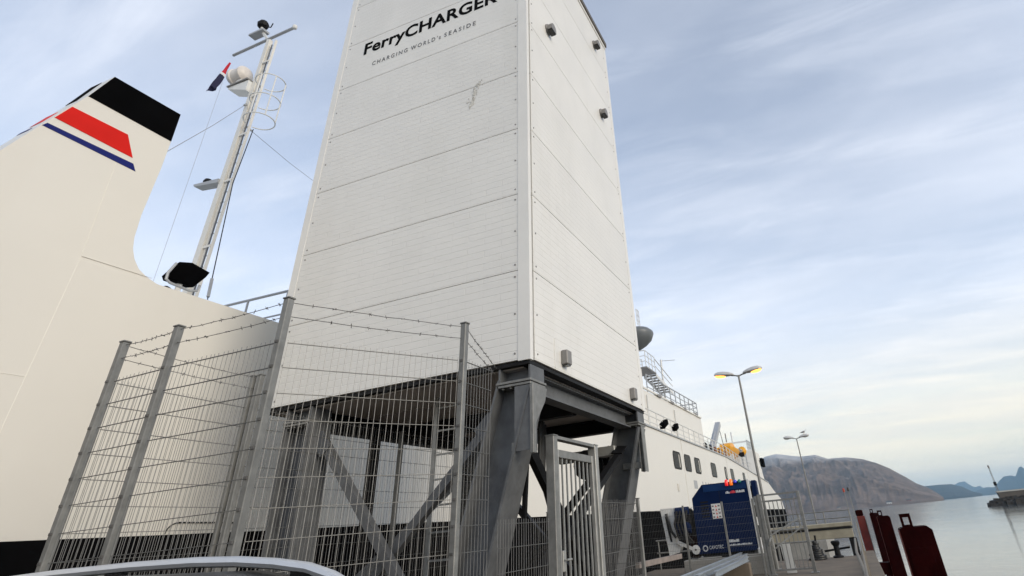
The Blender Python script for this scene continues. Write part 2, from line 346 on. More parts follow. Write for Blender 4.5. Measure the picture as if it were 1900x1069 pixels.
def hill_mat(name, c1, c2, snow=None, sz=(150, 260), scale=0.004):
    m = bpy.data.materials.new(name); m.use_nodes = True; t = m.node_tree; b = t.nodes['Principled BSDF']; b.inputs['Roughness'].default_value = 0.95; b.inputs['Specular IOR Level'].default_value = 0.1
    tcn = t.nodes.new('ShaderNodeTexCoord'); n = t.nodes.new('ShaderNodeTexNoise'); n.inputs['Scale'].default_value = scale; n.inputs['Detail'].default_value = 10; n.inputs['Roughness'].default_value = 0.65; n.inputs['Distortion'].default_value = 0.6
    t.links.new(tcn.outputs['Object'], n.inputs['Vector'])
    mr = t.nodes.new('ShaderNodeMapRange'); mr.inputs['From Min'].default_value = 0.35; mr.inputs['From Max'].default_value = 0.65; t.links.new(n.outputs[0], mr.inputs['Value'])
    mx = t.nodes.new('ShaderNodeMix'); mx.data_type = 'RGBA'; mx.inputs['A'].default_value = (*c1, 1); mx.inputs['B'].default_value = (*c2, 1); t.links.new(mr.outputs[0], mx.inputs['Factor']); out = mx.outputs['Result']
    if snow:
        sp = t.nodes.new('ShaderNodeSeparateXYZ'); t.links.new(tcn.outputs['Object'], sp.inputs[0])
        ma = t.nodes.new('ShaderNodeMath'); ma.operation = 'MULTIPLY_ADD'; ma.inputs[1].default_value = (sz[1]-sz[0])*1.6; t.links.new(n.outputs[0], ma.inputs[0]); t.links.new(sp.outputs[2], ma.inputs[2])
        r2 = t.nodes.new('ShaderNodeMapRange'); r2.inputs['From Min'].default_value = sz[0]+(sz[1]-sz[0])*0.8; r2.inputs['From Max'].default_value = sz[1]+(sz[1]-sz[0])*0.8; r2.inputs['To Max'].default_value = snow; t.links.new(ma.outputs[0], r2.inputs['Value'])
        m2 = t.nodes.new('ShaderNodeMix'); m2.data_type = 'RGBA'; m2.inputs['B'].default_value = (0.75, 0.77, 0.8, 1); t.links.new(out, m2.inputs['A']); t.links.new(r2.outputs[0], m2.inputs['Factor']); out = m2.outputs['Result']
    t.links.new(out, b.inputs['Base Color']); return m
HM1 = hill_mat('heath_hillside', (0.085, 0.058, 0.044), (0.205, 0.150, 0.118), 0.5, (205, 290), 0.010)
HM2 = hill_mat('dark_forest_hillside', (0.018, 0.024, 0.028), (0.06, 0.055, 0.05), None, scale=0.004)
HM3 = hill_mat('snowy_mountain', (0.03, 0.04, 0.05), (0.06, 0.07, 0.08), 0.9, (500, 900), 0.002)
HM4 = hill_mat('far_mountain', (0.02, 0.028, 0.036), (0.045, 0.055, 0.06), 0.55, (620, 1000), 0.0018)
hill('hillside', [(900, 1015), (1000, 930), (1120, 860), (1250, 835), (1340, 842), (1395, 862), (1420, 848), (1440, 843), (1470, 846), (1490, 847), (1512, 844), (1522, 847), (1535, 851), (1570, 849), (1600, 852), (1625, 859), (1650, 869), (1680, 885), (1700, 897), (1722, 905), (1738, 914), (1750, 922)], 3600, 2300, 5200, HM1, 1.0, 3.3, rows=60)
hill('hill', [(1660, 915), (1690, 906), (1715, 902), (1745, 899), (1765, 898), (1785, 903), (1805, 912), (1822, 916)], 6500, 5400, 7400, HM2, 0.6, 8.1)
hill('mountain', [(1740, 915), (1765, 902), (1778, 895), (1790, 893), (1797, 898), (1808, 904), (1818, 901), (1830, 909), (1845, 914)], 13000, 11500, 14000, HM3, 0.6, 12.2)
hill('mountain_ridge', [(1800, 917), (1815, 909), (1830, 904), (1845, 904), (1853, 893), (1862, 884), (1875, 882), (1884, 884), (1890, 867), (1894, 865), (1903, 871), (1925, 862), (1960, 872), (2010, 858), (2080, 866), (2200, 850), (2400, 860), (2600, 848)], 9800, 8300, 11200, HM4, 0.7, 17.5)

# ================================================================== CHARGING TOWER
X0, X1, Y0, Y1, ZB, PH, NP = -3.19, -7.5, 6.0, 10.55, 3.48, 1.2, 8
ZT = ZB+PH*NP
tower = thing('charging_tower', ((X0+X1)/2, (Y0+Y1)/2, 0), 'tall white panel-clad charging tower on steel legs beside the ferry', 'tower')
G = 0.007
def screws(pts, n, parent):
    mb = MB()
    n = Vector(n)
    for p in pts: mb.tube([Vector(p)-n*0.004, Vector(p)+n*0.006], 0.0135, 6)
    return tag(mb.build('screw_row', GREYBOX, parent), kind='stuff')
for k in range(NP):
    z0, z1 = ZB+PH*k+G/2, ZB+PH*(k+1)-G/2
    zs = (z0+0.085, (z0+z1)/2, z1-0.085)
    p = MB().bx(X1+0.13, X0-0.16, Y0, Y0+0.1, z0, z1, 0.004).build('wall_panel', PANEL, tower)
    screws([(x, Y0, z) for z in zs for x in (X1+0.21, X0-0.21)], (0, -1, 0), p)
    p = MB().bx(X0-0.1, X0, Y0+0.13, Y1-0.13, z0, z1, 0.004).build('wall_panel', PANEL, tower)
    screws([(X0, y, z) for z in zs for y in (Y0+0.2, Y1-0.2)], (1, 0, 0), p)
    MB().bx(X1+0.13, X0-0.13, Y1-0.1, Y1, z0, z1, 0.004).build('wall_panel', PANEL, tower)
    MB().bx(X1, X1+0.1, Y0+0.13, Y1-0.13, z0, z1, 0.004).build('wall_panel', PANEL, tower)
def lshape(cx, cy, sx_, sy_, wx, wy):                                # angle trim wrapped round a corner
    t = 0.014; o = 0.006
    pts = [(cx+sx_*o, cy+sy_*o), (cx-sx_*wx, cy+sy_*o), (cx-sx_*wx, cy-sy_*t), (cx-sx_*t, cy-sy_*t), (cx-sx_*t, cy-sy_*wy), (cx+sx_*o, cy-sy_*wy)]
    return MB().prism(pts, 'z', ZB-0.01, ZT)
lshape(X0, Y0, 1, -1, 0.165, 0.07).build('corner_trim', WHITE, tower)
lshape(X1, Y0, -1, -1, 0.135, 0.135).build('corner_trim', WHITE, tower)
lshape(X0, Y1, 1, 1, 0.135, 0.135).build('corner_trim', WHITE, tower)
lshape(X1, Y1, -1, 1, 0.135, 0.135).build('corner_trim', WHITE, tower)
MB().bx(X1+0.11, X0-0.11, Y0+0.11, Y1-0.11, ZB+0.02, ZT-0.02).build('inner_frame', SEAMD, tower)
MB().bx(X1-0.05, X0+0.05, Y0-0.05, Y1+0.05, ZT+0.003, ZT+0.16, 0.01).build('roof_coping', COPING, tower)
MB().bx(X1-0.02, X0+0.02, Y0-0.02, Y1+0.02, ZT-0.10, ZT, 0.004).build('eaves_trim', WHITE, tower)
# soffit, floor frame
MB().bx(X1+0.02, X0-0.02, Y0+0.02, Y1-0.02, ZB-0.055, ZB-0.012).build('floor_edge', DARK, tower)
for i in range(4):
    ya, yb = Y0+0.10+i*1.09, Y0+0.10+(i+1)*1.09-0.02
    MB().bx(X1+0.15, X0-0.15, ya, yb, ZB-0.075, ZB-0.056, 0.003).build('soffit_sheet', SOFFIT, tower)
zc = ZB-0.20
def beam(name, p, q, d=0.24, bf=0.2, m=GALVD, up=(0, 0, 1), parent=None): return MB().hbeam(p, q, d, bf, up=up).build(name, m, parent or tower)
beam('floor_beam', (X0-0.26, Y0+0.42, zc), (X0-0.26, Y1-0.46, zc))
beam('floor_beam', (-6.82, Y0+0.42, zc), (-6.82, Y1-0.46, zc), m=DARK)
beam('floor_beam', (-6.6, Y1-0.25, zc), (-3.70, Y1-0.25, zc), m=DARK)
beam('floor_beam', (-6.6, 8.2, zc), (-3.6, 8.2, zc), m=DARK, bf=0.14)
LEGS = []
def leg(top, bot, m=GALVD):
    t, b = Vector(top), Vector(bot)
    ax = (t-b).normalized(); dep = Vector((1, 0, 0))
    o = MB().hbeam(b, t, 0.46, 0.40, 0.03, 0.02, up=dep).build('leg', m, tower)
    MB().bx(t.x-0.24, t.x+0.24, t.y-0.21, t.y+0.21, t.z+0.002, t.z+0.032, 0.004).build('cap_plate', GALV, o)
    mb = MB(); mb.hbeam((t.x, t.y, t.z+0.035), (t.x, t.y, ZB-0.06), 0.44, 0.36, 0.025, 0.02, up=(1, 0, 0)); mb.build('head_block', m, o)
    MB().bx(t.x-0.23, t.x+0.23, t.y-0.2, t.y+0.2, t.z-0.034, t.z-0.004, 0.004).build('end_plate', GALV, o)
    for i in range(4): MB().lathe((t.x-0.16+0.107*i, t.y-0.165, t.z-0.052), [(0.017, 0), (0.017, 0.018)], 6).build('bolt', GALV, o)
    MB().bx(b.x-0.34, b.x+0.34, b.y-0.3, b.y+0.3, 0.004, 0.04, 0.006).build('base_plate', GALV, o)
    for i in (-1, 1):
        for j in (-1, 1): MB().lathe((b.x+i*0.27, b.y+j*0.23, 0.04), [(0.03, 0), (0.03, 0.025), (0.014, 0.026), (0.014, 0.09)], 6).build('anchor_bolt', GALV, o)
    LEGS.append(o); return o
ZL = 3.22
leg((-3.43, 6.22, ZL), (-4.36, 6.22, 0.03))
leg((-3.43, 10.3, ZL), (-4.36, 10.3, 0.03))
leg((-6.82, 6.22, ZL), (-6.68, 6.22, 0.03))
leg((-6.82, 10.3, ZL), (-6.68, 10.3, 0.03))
# hanging brackets at the outer legs
o = MB().bx(-3.42, -3.212, 6.03, 6.05, 2.46, ZL-0.04).build('hanging_bracket', GALVD, tower)
MB().bx(-3.21, -3.165, 6.012, 6.085, 2.42, ZL-0.04, 0.004).build('bracket_flange', GALV, o)
MB().prism([(6.087, ZL-0.04), (6.42, ZL-0.04), (6.36, 3.02), (6.087, 2.72)], 'x', -3.20, -3.182).build('gusset_plate', GALV, o)
MB().bx(-3.47, -3.215, 6.052, 6.09, 2.47, 2.56, 0.004).build('bracket_link', GALV, o)
MB().bar((-3.235, 6.20, 2.46), (-3.235, 6.20, ZL-0.04), 0.02, 0.03, up=(1, 0, 0)).build('stiffener', GALVD, o)
o = MB().hbeam((-3.235, 10.3, 2.44), (-3.235, 10.3, ZL-0.04), 0.08, 0.18, 0.014, 0.012, up=(1, 0, 0)).build('hanging_bracket', GALV, tower)
MB().bx(-3.62, -3.28, 10.24, 10.36, 2.50, 2.60, 0.004).build('bracket_link', GALV, o)
def brace(p, q, w=0.105, h=0.105, y=None, m=GALV):
    o = MB().bar(p, q, w, h, up=(0, 1, 0)).build('brace', m, tower)
    for e, f in ((p, q), (q, p)):
        e, f = Vector(e), Vector(f); d = (f-e).normalized()
        MB().bar(e-d*0.12, e+d*0.16, 0.20, 0.02, up=(0, 1, 0), off=(0, -h/2-0.012)).build('gusset', m, o)
    return o
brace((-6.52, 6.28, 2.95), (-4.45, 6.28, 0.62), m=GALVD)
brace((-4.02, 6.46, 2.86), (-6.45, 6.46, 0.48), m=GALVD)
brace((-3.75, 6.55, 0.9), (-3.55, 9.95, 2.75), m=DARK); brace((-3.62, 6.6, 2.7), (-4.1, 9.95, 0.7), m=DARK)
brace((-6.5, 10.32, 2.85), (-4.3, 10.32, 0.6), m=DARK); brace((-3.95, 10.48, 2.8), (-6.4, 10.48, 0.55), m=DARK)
brace((-6.8, 6.55, 0.7), (-6.8, 9.95, 2.7), m=GALVD)
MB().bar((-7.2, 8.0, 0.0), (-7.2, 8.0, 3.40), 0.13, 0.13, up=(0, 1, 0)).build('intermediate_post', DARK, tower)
# access ladder under the tower
lad = MB().bar((-5.06, 6.75, 0.0), (-5.06, 6.75, 3.42), 0.055, 0.03, up=(0, 1, 0)).build('ladder_rail', GALVL, tower)
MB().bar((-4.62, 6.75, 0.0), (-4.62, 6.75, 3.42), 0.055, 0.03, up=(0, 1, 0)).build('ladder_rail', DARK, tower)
for i in range(11):
    MB().bar((-5.03, 6.75, 0.26+i*0.3), (-4.65, 6.75, 0.26+i*0.3), 0.022, 0.022, up=(0, 0, 1)).build('rung', GALVL, tower)
# cable reel and feeder arm at the far leg
MB().bx(-4.75, -4.05, 9.9, 10.08, 2.70, 2.86, 0.01).build('feeder_arm', GALV, tower)
MB().bx(-4.05, -3.62, 9.88, 10.06, 2.72, 2.88, 0.01).build('feeder_arm', GALVL, tower)
MB().lathe((-4.15, 9.82, 2.62), [(0.24, 0), (0.24, 0.03), (0.12, 0.035), (0.12, 0.2), (0.24, 0.205), (0.24, 0.235)], 18, 'y').build('cable_reel', DARK, tower)
for i in range(4):
    pts = [Vector((-4.4-0.1*i, 8.6+0.25*i, 3.3)), Vector((-4.45-0.1*i, 8.62+0.25*i, 2.5)), Vector((-4.3-0.1*i, 8.7+0.25*i, 1.9)), Vector((-4.0-0.1*i, 8.8+0.25*i, 1.5)), Vector((-4.05-0.1*i, 9.0+0.25*i, 0.6)), Vector((-4.1-0.1*i, 9.1+0.25*i, 0.02))]
    MB().tube(pts, 0.028+0.008*(i % 2), 7).build('cable', CABLE, tower, smooth=True)
for i in range(2):
    MB().bar((-5.35+i*0.35, 9.3, 3.3), (-5.55+i*0.35, 9.3, 0.1), 0.07, 0.07, up=(0, 1, 0)).build('hanger', DARK, tower)
# fittings on the right wall
for y, z in ((6.87, 10.06), (9.64, 12.30), (9.66, 10.05)):
    v = MB().lathe((X0-0.002, y, z), [(0.115, 0), (0.115, 0.03), (0.10, 0.05)], 14, 'x').build('wall_vent', GREYBOX, tower)
    mb = MB(); pts = []
    for a in range(0, 181, 20): pts.append((y+0.1*math.cos(R(a)), z-0.01+0.1*math.sin(R(a))))
    pts += [(y-0.1, z-0.09), (y+0.1, z-0.09)]
    mb.prism(pts, 'x', X0+0.05, X0+0.14); mb.build('hood', GREYBOX, v)
    MB().prism([(y-0.085, z-0.12), (y+0.085, z-0.12), (y+0.085, z-0.092), (y-0.085, z-0.092)], 'x', X0+0.04, X0+0.13).build('grille', LENSD, v)
for y, z in ((6.96, 3.68), (9.80, 3.66)):
    v = MB().bx(X0+0.001, X0+0.10, y-0.075, y+0.075, z-0.095, z+0.10, 0.012).build('wall_light', GREYBOX, tower)
    MB().bx(X0+0.02, X0+0.085, y-0.055, y+0.055, z-0.11, z-0.096).build('lens', LENSD, v)
MB().bar((X0+0.004, 6.69, ZB+0.02), (X0+0.004, 6.69, ZB+0.42), 0.012, 0.012, up=(1, 0, 0)).build('conduit', WHITE, tower)
# lettering on the front wall
fr = lambda a, u, o: Vector((a, Y0-0.001-o, u))
text_mesh('lettering', 'FerryCHARGER', -6.89, -3.79, 10.255, 0.295, INK, tower, fr, bold=0.026, space=1.04)
for w_, xa, xb in (('CHARGING', -6.61, -5.77), ("WORLD's", -5.69, -5.01), ('SEASIDE', -4.93, -4.245)):
    text_mesh('lettering', w_, xa, xb, 9.835, 0.105, INKG, tower, fr, bold=0.0, space=1.45)
# dried splash and scrape on the front wall
sc_m = mat('dried_splash', (0.50, 0.48, 0.42), 0.85, 0, 0.35, 14, hue=(0.74, 0.72, 0.66))
sc_d = mat('scrape_dirt', (0.42, 0.40, 0.36), 0.85, 0, 0.25, 14)
def splash(name, cx_, cz_, n, sw, sh, r0, r1, m):
    mb = MB(); rnd = random.Random(n)
    for i in range(n):
        t = rnd.random(); x = cx_+rnd.gauss(0, sw)+(t-.5)*0.16; z = cz_+(t-.5)*sh+rnd.gauss(0, 0.03); r = rnd.uniform(r0, r1); k = 7
        e = rnd.uniform(1.0, 2.6)
        vs = [(x+r*math.cos(j*2*math.pi/k)*rnd.uniform(.5, 1.1), Y0-0.0015-rnd.uniform(0.0005, 0.004), z+e*r*math.sin(j*2*math.pi/k)*rnd.uniform(.5, 1.1)) for j in range(k)]
        vs.append((x, Y0-0.006-rnd.uniform(0, .004), z)); mb.add(vs, [(j, (j+1) % k, k) for j in range(k)])
    return tag(mb.build(name, m, tower, recalc=False), kind='stuff')
splash('splash_mark', -4.19, 8.12, 42, 0.03, 0.46, 0.006, 0.028, sc_m)
splash('splash_mark', -4.16, 8.18, 22, 0.04, 0.36, 0.004, 0.012, sc_d)

# ================================================================== SECURITY FENCE
fence = thing('security_fence', (-4.6, 3.9, 0), 'galvanised wire mesh fence with barbed wire around the charging tower legs', 'fence')
MT = 3.14; PT = 3.51
def post(x, y, top=PT, w=0.062, m=GALV, par=fence):
    o = MB().bx(x-w/2, x+w/2, y-w/2, y+w/2, 0.0, top, 0.006).build('post', m, par)
    MB().bx(x-w/2-0.006, x+w/2+0.006, y-w/2-0.006, y+w/2+0.006, top, top+0.014, 0.003).build('post_cap', GALV, o)
    MB().bx(x-w, x+w, y-w, y+w, 0.003, 0.018).build('foot_plate', GALV, o)
    return o
def mesh_run(p, q, top=MT, bot=0.14, par=fence, pitch=0.05, hp=0.2, r=0.0015, hw=0.0044, m=WIRE, spikes=True, inset=0.055, zref=MT, vm=None):
    p, q = Vector((*p, 0)), Vector((*q, 0)); d = (q-p); L = d.length; d.normalize(); n = Vector((d.y, -d.x, 0))
    a, b = inset, L-inset; k = max(1, int((b-a)/pitch)); mb = MB()
    for i in range(k+1):
        s_ = a+(b-a)*i/k; c = p+d*s_; j = random.uniform(-.0015, .0015)
        mb.bar(c+n*j+Vector((0, 0, bot-0.02)), c+n*(j+random.gauss(0, .002))+d*random.gauss(0, .0022)+Vector((0, 0, top+(random.uniform(.024, .034) if spikes else 0))), 2*r, 2*r, up=n)
    o = tag(mb.build('mesh_panel', vm or WIREV, par, recalc=False), kind='stuff')
    z = zref
    while z > bot-0.01:
        if z <= top+0.001:
            for sg in (1, -1):
                MB().bar(p+d*a+n*sg*(r+hw/2)+Vector((0, 0, z)), p+d*b+n*sg*(r+hw/2)+Vector((0, 0, z)), hw, hw*1.25, up=n).build('horizontal_wire', m, o, recalc=False)
        z -= hp
    return o
def barbed(pts, par=fence, sag=0.012):
    mb = MB(); path = []
    for i in range(len(pts)-1):
        p, q = Vector(pts[i]), Vector(pts[i+1]); k = 10
        for j in range(k+(i == len(pts)-2)):
            t = j/k; path.append(p.lerp(q, t)-Vector((0, 0, sag*4*t*(1-t)))+Vector((random.gauss(0, .002), random.gauss(0, .002), random.gauss(0, .002))))
    mb.tube(path, 0.0032, 5, cap=False)
    for i in range(len(path)-1):
        L = (path[i+1]-path[i]).length; m_ = max(1, int(L/0.1))
        for j in range(m_):
            c = path[i].lerp(path[i+1], (j+random.random()*.3)/m_)
            for _ in range(2):
                v = Vector((random.gauss(0, 1), random.gauss(0, 1), random.gauss(0, 1))).normalized()*0.018
                mb.bar(c-v, c+v, 0.004, 0.004, up=(0.3, 0.5, 0.8))
    return tag(mb.build('barbed_wire', WIRED, par, recalc=False), kind='stuff')
PA, PB, PC, PD, PF = (-6.04, 3.23), (-5.29, 3.21), (-4.01, 3.23), (-3.18, 4.60), (-6.16, 4.76)
post(PF[0]-0.05, PF[1], w=0.05, m=GALV); post(PF[0]+0.045, PF[1]+0.02, w=0.06, m=GALV)
POSTS = [post(*p) for p in (PA, PB, PC, PD)]
for a, b in ((PA, PB), (PB, PC), (PC, PD), (PA, PF)): mesh_run(a, b)
for po, (x, y) in zip(POSTS, (PA, PB, PC, PD)):
    for k in range(15):
        z = MT-0.2*k; MB().bx(x-.016, x+.016, y-.040, y-.0312, z-.010, z+.010).build('clip', WIRED, po)
mesh_run(PD, (-3.18, 5.17))
mesh_run((-3.18, 5.24), (-3.18, 6.42), top=1.75)
mesh_run(PF, (-6.16, 7.4)); mesh_run((-6.16, 7.4), (-6.16, 10.4)); post(-6.16, 7.4, top=3.16, w=0.06); post(-6.16, 10.4, top=3.16, w=0.06)
mesh_run((-3.18, 7.86), (-3.18, 9.5), top=1.95); post(-3.18, 9.55, top=2.0, w=0.05)
mesh_run((-3.18, 9.55), (-5.6, 11.2), top=1.95); post(-5.6, 11.2, top=2.0, w=0.05)
ZW = (3.485, 3.36)
for z in ZW:
    barbed([(*PA, z), (*PB, z), (*PC, z)]); barbed([(*PC, z), (*PD, z)]); barbed([(*PA, z), (*PF, z)])
barbed([(*PD, 3.485), (-3.18, 5.22, 3.19)], sag=0); barbed([(*PD, 3.36), (-3.18, 5.2, 3.12)], sag=0)

# personnel gate in the fence
gate = thing('fence_gate', (-3.18, 7.15, 0), 'closed steel gate of upright bars in the mesh fence under the tower', 'gate')
GY0, GY1, GT = 6.50, 7.80, 2.64
for y, m in ((GY0, GALV), (GY1, GALVL)):
    o = MB().bx(-3.235, -3.125, y-0.055, y+0.055, 0.0, GT, 0.006).build('gate_post', m, gate)
    MB().bx(-3.24, -3.12, y-0.06, y+0.06, GT, GT+0.012).build('post_cap', m, o)
MB().bx(-3.23, -3.13, GY0+0.06, GY1-0.06, GT-0.03, GT+0.006).build('lintel', GALV, gate)
la, lb, lt = GY0+0.10, GY1-0.10, GT-0.14
for y in (la, lb): MB().bx(-3.20, -3.15, y-0.03, y+0.03, 0.08, lt, 0.004).build('leaf_stile', GALVL, gate)
for z0, z1 in ((lt-0.09, lt-0.002), (0.08, 0.15), ): MB().bx(-3.198, -3.152, la+0.032, lb-0.032, z0, z1, 0.004).build('leaf_rail', GALV, gate)
for i in range(7):
    y = la+0.03+(lb-la-0.06)*(i+1)/8
    MB().bx(-3.184, -3.166, y-0.010, y+0.010, 0.15, lt-0.09).build('bar', GALVL, gate)
MB().bx(-3.21, -3.14, la+0.035, la+0.10, 1.25, 1.45, 0.005).build('lock_box', GALVL, gate)
MB().tube([(-3.13, la+0.06, 1.36), (-3.10, la+0.06, 1.36), (-3.10, la+0.17, 1.36)], 0.011, 8).build('handle', GALVL, gate)
for z in (0.4, 2.2): MB().tube([(-3.175, lb+0.035, z), (-3.175, lb+0.035, z+0.12)], 0.02, 8).build('hinge', GALV, gate)
# horizontal sleepers beside the far leg
for i, (z, l) in enumerate(((1.10, 0.75), (0.72, 0.9))):
    b = MB().bar((-3.35, 9.75+i*0.05, z), (-3.35+l-0.55, 11.6, z), 0.07, 0.075, up=(0, 0, 1)).build('timber_rail', mat('weathered_timber', (0.22, 0.185, 0.165), 0.85, 0, 0.25, 6), None)
    tag(b, ('upper', 'lower')[i]+' weathered timber rail behind the far tower leg', 'rail')

# ================================================================== FERRY
HX = -9.5
ferry = thing('ferry', (HX-7, 40, SEA), 'white car ferry with black lower hull berthed behind the tower', 'ferry')
# lower hull (black) and side shell (white)
lowh = [(-30, SEA-0.6), (90, SEA-0.6), (97.5, 1.6), (96.8, 2.25), (30, 2.27), (8, 2.08), (-30, 2.0)]
MB().prism(lowh, 'x', HX+0.06, HX-15).build('lower_hull', FERRYB, ferry)
side = [(-30, 2.0), (8, 2.08), (30, 2.27), (96.8, 2.25), (94.5, 3.6), (88, 4.4), (83, 5.3), (72, 5.77), (55, 6.45), (17, 6.44), (17, 5.63), (-30, 5.50)]
MB().prism(side, 'x', HX, HX-15).build('side_shell', FERRYW, ferry)
# bow post with lamp
MB().prism([(81.0, 5.2), (86.5, 4.55), (83.3, 5.4), (80.8, 8.1), (78.6, 8.1), (78.2, 5.4)], 'x', HX-0.4, HX-2.2).build('bow_post', FERRYW, ferry)
p = at_x(1416, 858, HX-0.3); MB().bx(p.x-0.3, p.x+0.1, p.y-1.0, p.y+0.9, p.z-0.55, p.z+0.5, 0.05).build('bow_floodlight', BLACK, ferry)
# sheer line moulding along the deck edge
mb = MB()
for a, b in (((17, 6.44), (55, 6.45)), ((55, 6.45), (72, 5.77)), ((72, 5.77), (83, 5.3))):
    mb.bar((HX+0.03, a[0], a[1]), (HX+0.03, b[0], b[1]), 0.10, 0.09, up=(0, 0, 1))
mb.build('deck_edge_moulding', PIPEG, ferry)
# funnel casing: sloped aft edge, vertical fore edge that sweeps into the deck
fore = [(4.64, 8.68), (4.66, 8.08), (4.67, 7.5), (4.655, 6.6), (4.68, 6.2), (4.72, 6.02), (4.79, 5.87), (4.90, 5.74), (5.04, 5.66), (5.22, 5.60), (5.5, 5.57)]
aft = [(3.55, 8.67), (3.36, 8.10), (3.12, 7.50), (2.80, 6.68), (2.45, 5.75), (2.38, 5.50)]
casing = fore+[(5.5, 5.4)]+[(2.38, 5.4)]+list(reversed(aft))
fun = MB().prism(casing, 'x', HX-0.004, HX-0.55).build('funnel', FERRYW, ferry)
def stripe(pts, m, name, depth=0.003):
    return MB().prism(pts, 'x', HX-0.0035, HX-0.0035+0.006).build(name, m, fun)
def aft_y(z):
    for i in range(len(aft)-1):
        if aft[i][1] >= z >= aft[i+1][1]:
            t = (aft[i][1]-z)/(aft[i][1]-aft[i+1][1]); return aft[i][0]*(1-t)+aft[i+1][0]*t
    return aft[-1][0]
stripe([(3.36+.004, 8.10), (4.659, 8.085), (4.641, 8.68), (3.552, 8.67)], BLACK, 'black_band')
stripe([(aft_y(7.50)+.012, 7.50), (4.23, 7.46), (4.04, 7.81), (aft_y(7.80)+.012, 7.80)], RED, 'red_stripe')
stripe([(aft_y(7.29)+.012, 7.30), (4.34, 7.26), (4.27, 7.37), (aft_y(7.37)+.02, 7.37)], BLUE, 'blue_stripe')
def aft_patch(z0, z1, m, name):
    a, b = aft_y(z0), aft_y(z1); e = 0.006
    MB().add([(HX-0.56, a-e, z0), (HX-0.30, a-e, z0), (HX-0.30, b-e, z1), (HX-0.56, b-e, z1), (HX-0.56, a+.05, z0), (HX-0.30, a+.05, z0), (HX-0.30, b+.05, z1), (HX-0.56, b+.05, z1)],
             [(0, 1, 2, 3), (7, 6, 5, 4), (0, 4, 5, 1), (1, 5, 6, 2), (2, 6, 7, 3), (3, 7, 4, 0)]).build(name, m, fun)
aft_patch(8.12, 8.66, BLACK, 'black_band'); aft_patch(7.51, 7.79, RED, 'red_stripe'); aft_patch(7.30, 7.37, BLUE, 'blue_stripe')
MB().bx(HX-0.5, HX-0.06, 3.62, 4.58, 8.676, 8.70).build('funnel_top', BLACK, fun)
# weld seams on the shell
def seam(pts, r=0.004, m=SEAM):
    return MB().tube([(HX+0.001, y, z) for y, z in pts], r, 5).build('weld_seam', m, ferry)
seam([(4.13, 2.1), (4.10, 3.3), (4.13, 5.65), (4.06, 7.06), (4.05, 7.24)], 0.003)
seam([(4.13, 5.65), (5.12, 5.66)], 0.004, SEAMD); seam([(-6, 3.9), (4.1, 3.92)], 0.004); seam([(12.0, 2.12), (12.0, 5.6)], 0.004, SEAMD)
for y in (38.7, 54.6, 66): seam([(y, 2.25), (y, 6.42 if y < 55 else 6.0)], 0.022, SEAMD)
# dashed outline of a shell door
mb = MB(); a = at_x(305, 991, HX); b = at_x(331, 970, HX); c = at_x(442, 970, HX)
arc = [Vector((HX+0.01, a.y+(b.y-a.y)*(1-math.cos(R(t))), a.z+(b.z-a.z)*math.sin(R(t)))) for t in range(0, 91, 15)]
sd = mb.tube(arc, 0.009, 5).build('shell_door_seal', DARK, ferry)
k = 15
for i in range(k):
    t0, t1 = i/k, (i+0.62)/k; MB().tube([Vector((HX+0.01, b.y+(c.y-b.y)*t, b.z+(c.z-b.z)*t)) for t in (t0, t1)], 0.012, 5).build('seal_dash', DARK, sd)
# saloon windows
FRAME = mat('window_frame', (0.02, 0.02, 0.02), 0.6, 0, 0.1, 4, spec=.1)
BLIND = mat('window_blind', (0.42, 0.40, 0.35), 0.7, 0, 0.15, 4)
def rrect(y0, y1, z0, z1, r, n=4):
    pts = []
    for cy_, cz_, a0 in ((y1-r, z1-r, 0), (y0+r, z1-r, 90), (y0+r, z0+r, 180), (y1-r, z0+r, 270)):
        for i in range(n+1): t = R(a0+90*i/n); pts.append((cy_+r*math.cos(t), cz_+r*math.sin(t)))
    return pts
wins = [(36.2, 38.1), (39.0, 40.75), (41.85, 43.65), (47.3, 49.3), (52.9, 54.0), (55.7, 57.4), (62.5, 64.0)]
for i, (a, b) in enumerate(wins):
    w = MB().prism(rrect(a, b, 4.52, 5.55, 0.26), 'x', HX-0.002, HX+0.012).build('window', FRAME, ferry)
    MB().prism(rrect(a+0.09, b-0.09, 4.59, 5.48, 0.2), 'x', HX+0.010, HX+0.018).build('pane', GLASS, w)
    if i in (0, 2, 4): MB().prism([(b-0.55, 4.66), (b-0.30, 4.66), (b-0.34, 5.4), (b-0.6, 5.4)], 'x', HX+0.0175, HX+0.021).build('curtain', BLIND, w)
mb = MB()                                                                # half hidden name in grey block capitals
for i, (dy, w_) in enumerate(((0, 1.0), (2.6, .25), (3.6, .25), (4.4, .25), (5.4, .2), (8.2, .3))):
    MB().bx(HX+0.001, HX+0.006, 40.8+dy, 40.8+dy+w_, 3.55, 4.05).build('hull_letter', mat('hull_name_grey', (0.36, 0.37, 0.38), 0.5, 0, 0.05, 4), ferry)
MB().bx(HX+0.0, HX+0.05, 36.4, 36.7, 3.3, 3.7, 0.01).build('shell_fitting', SEAMD, ferry)
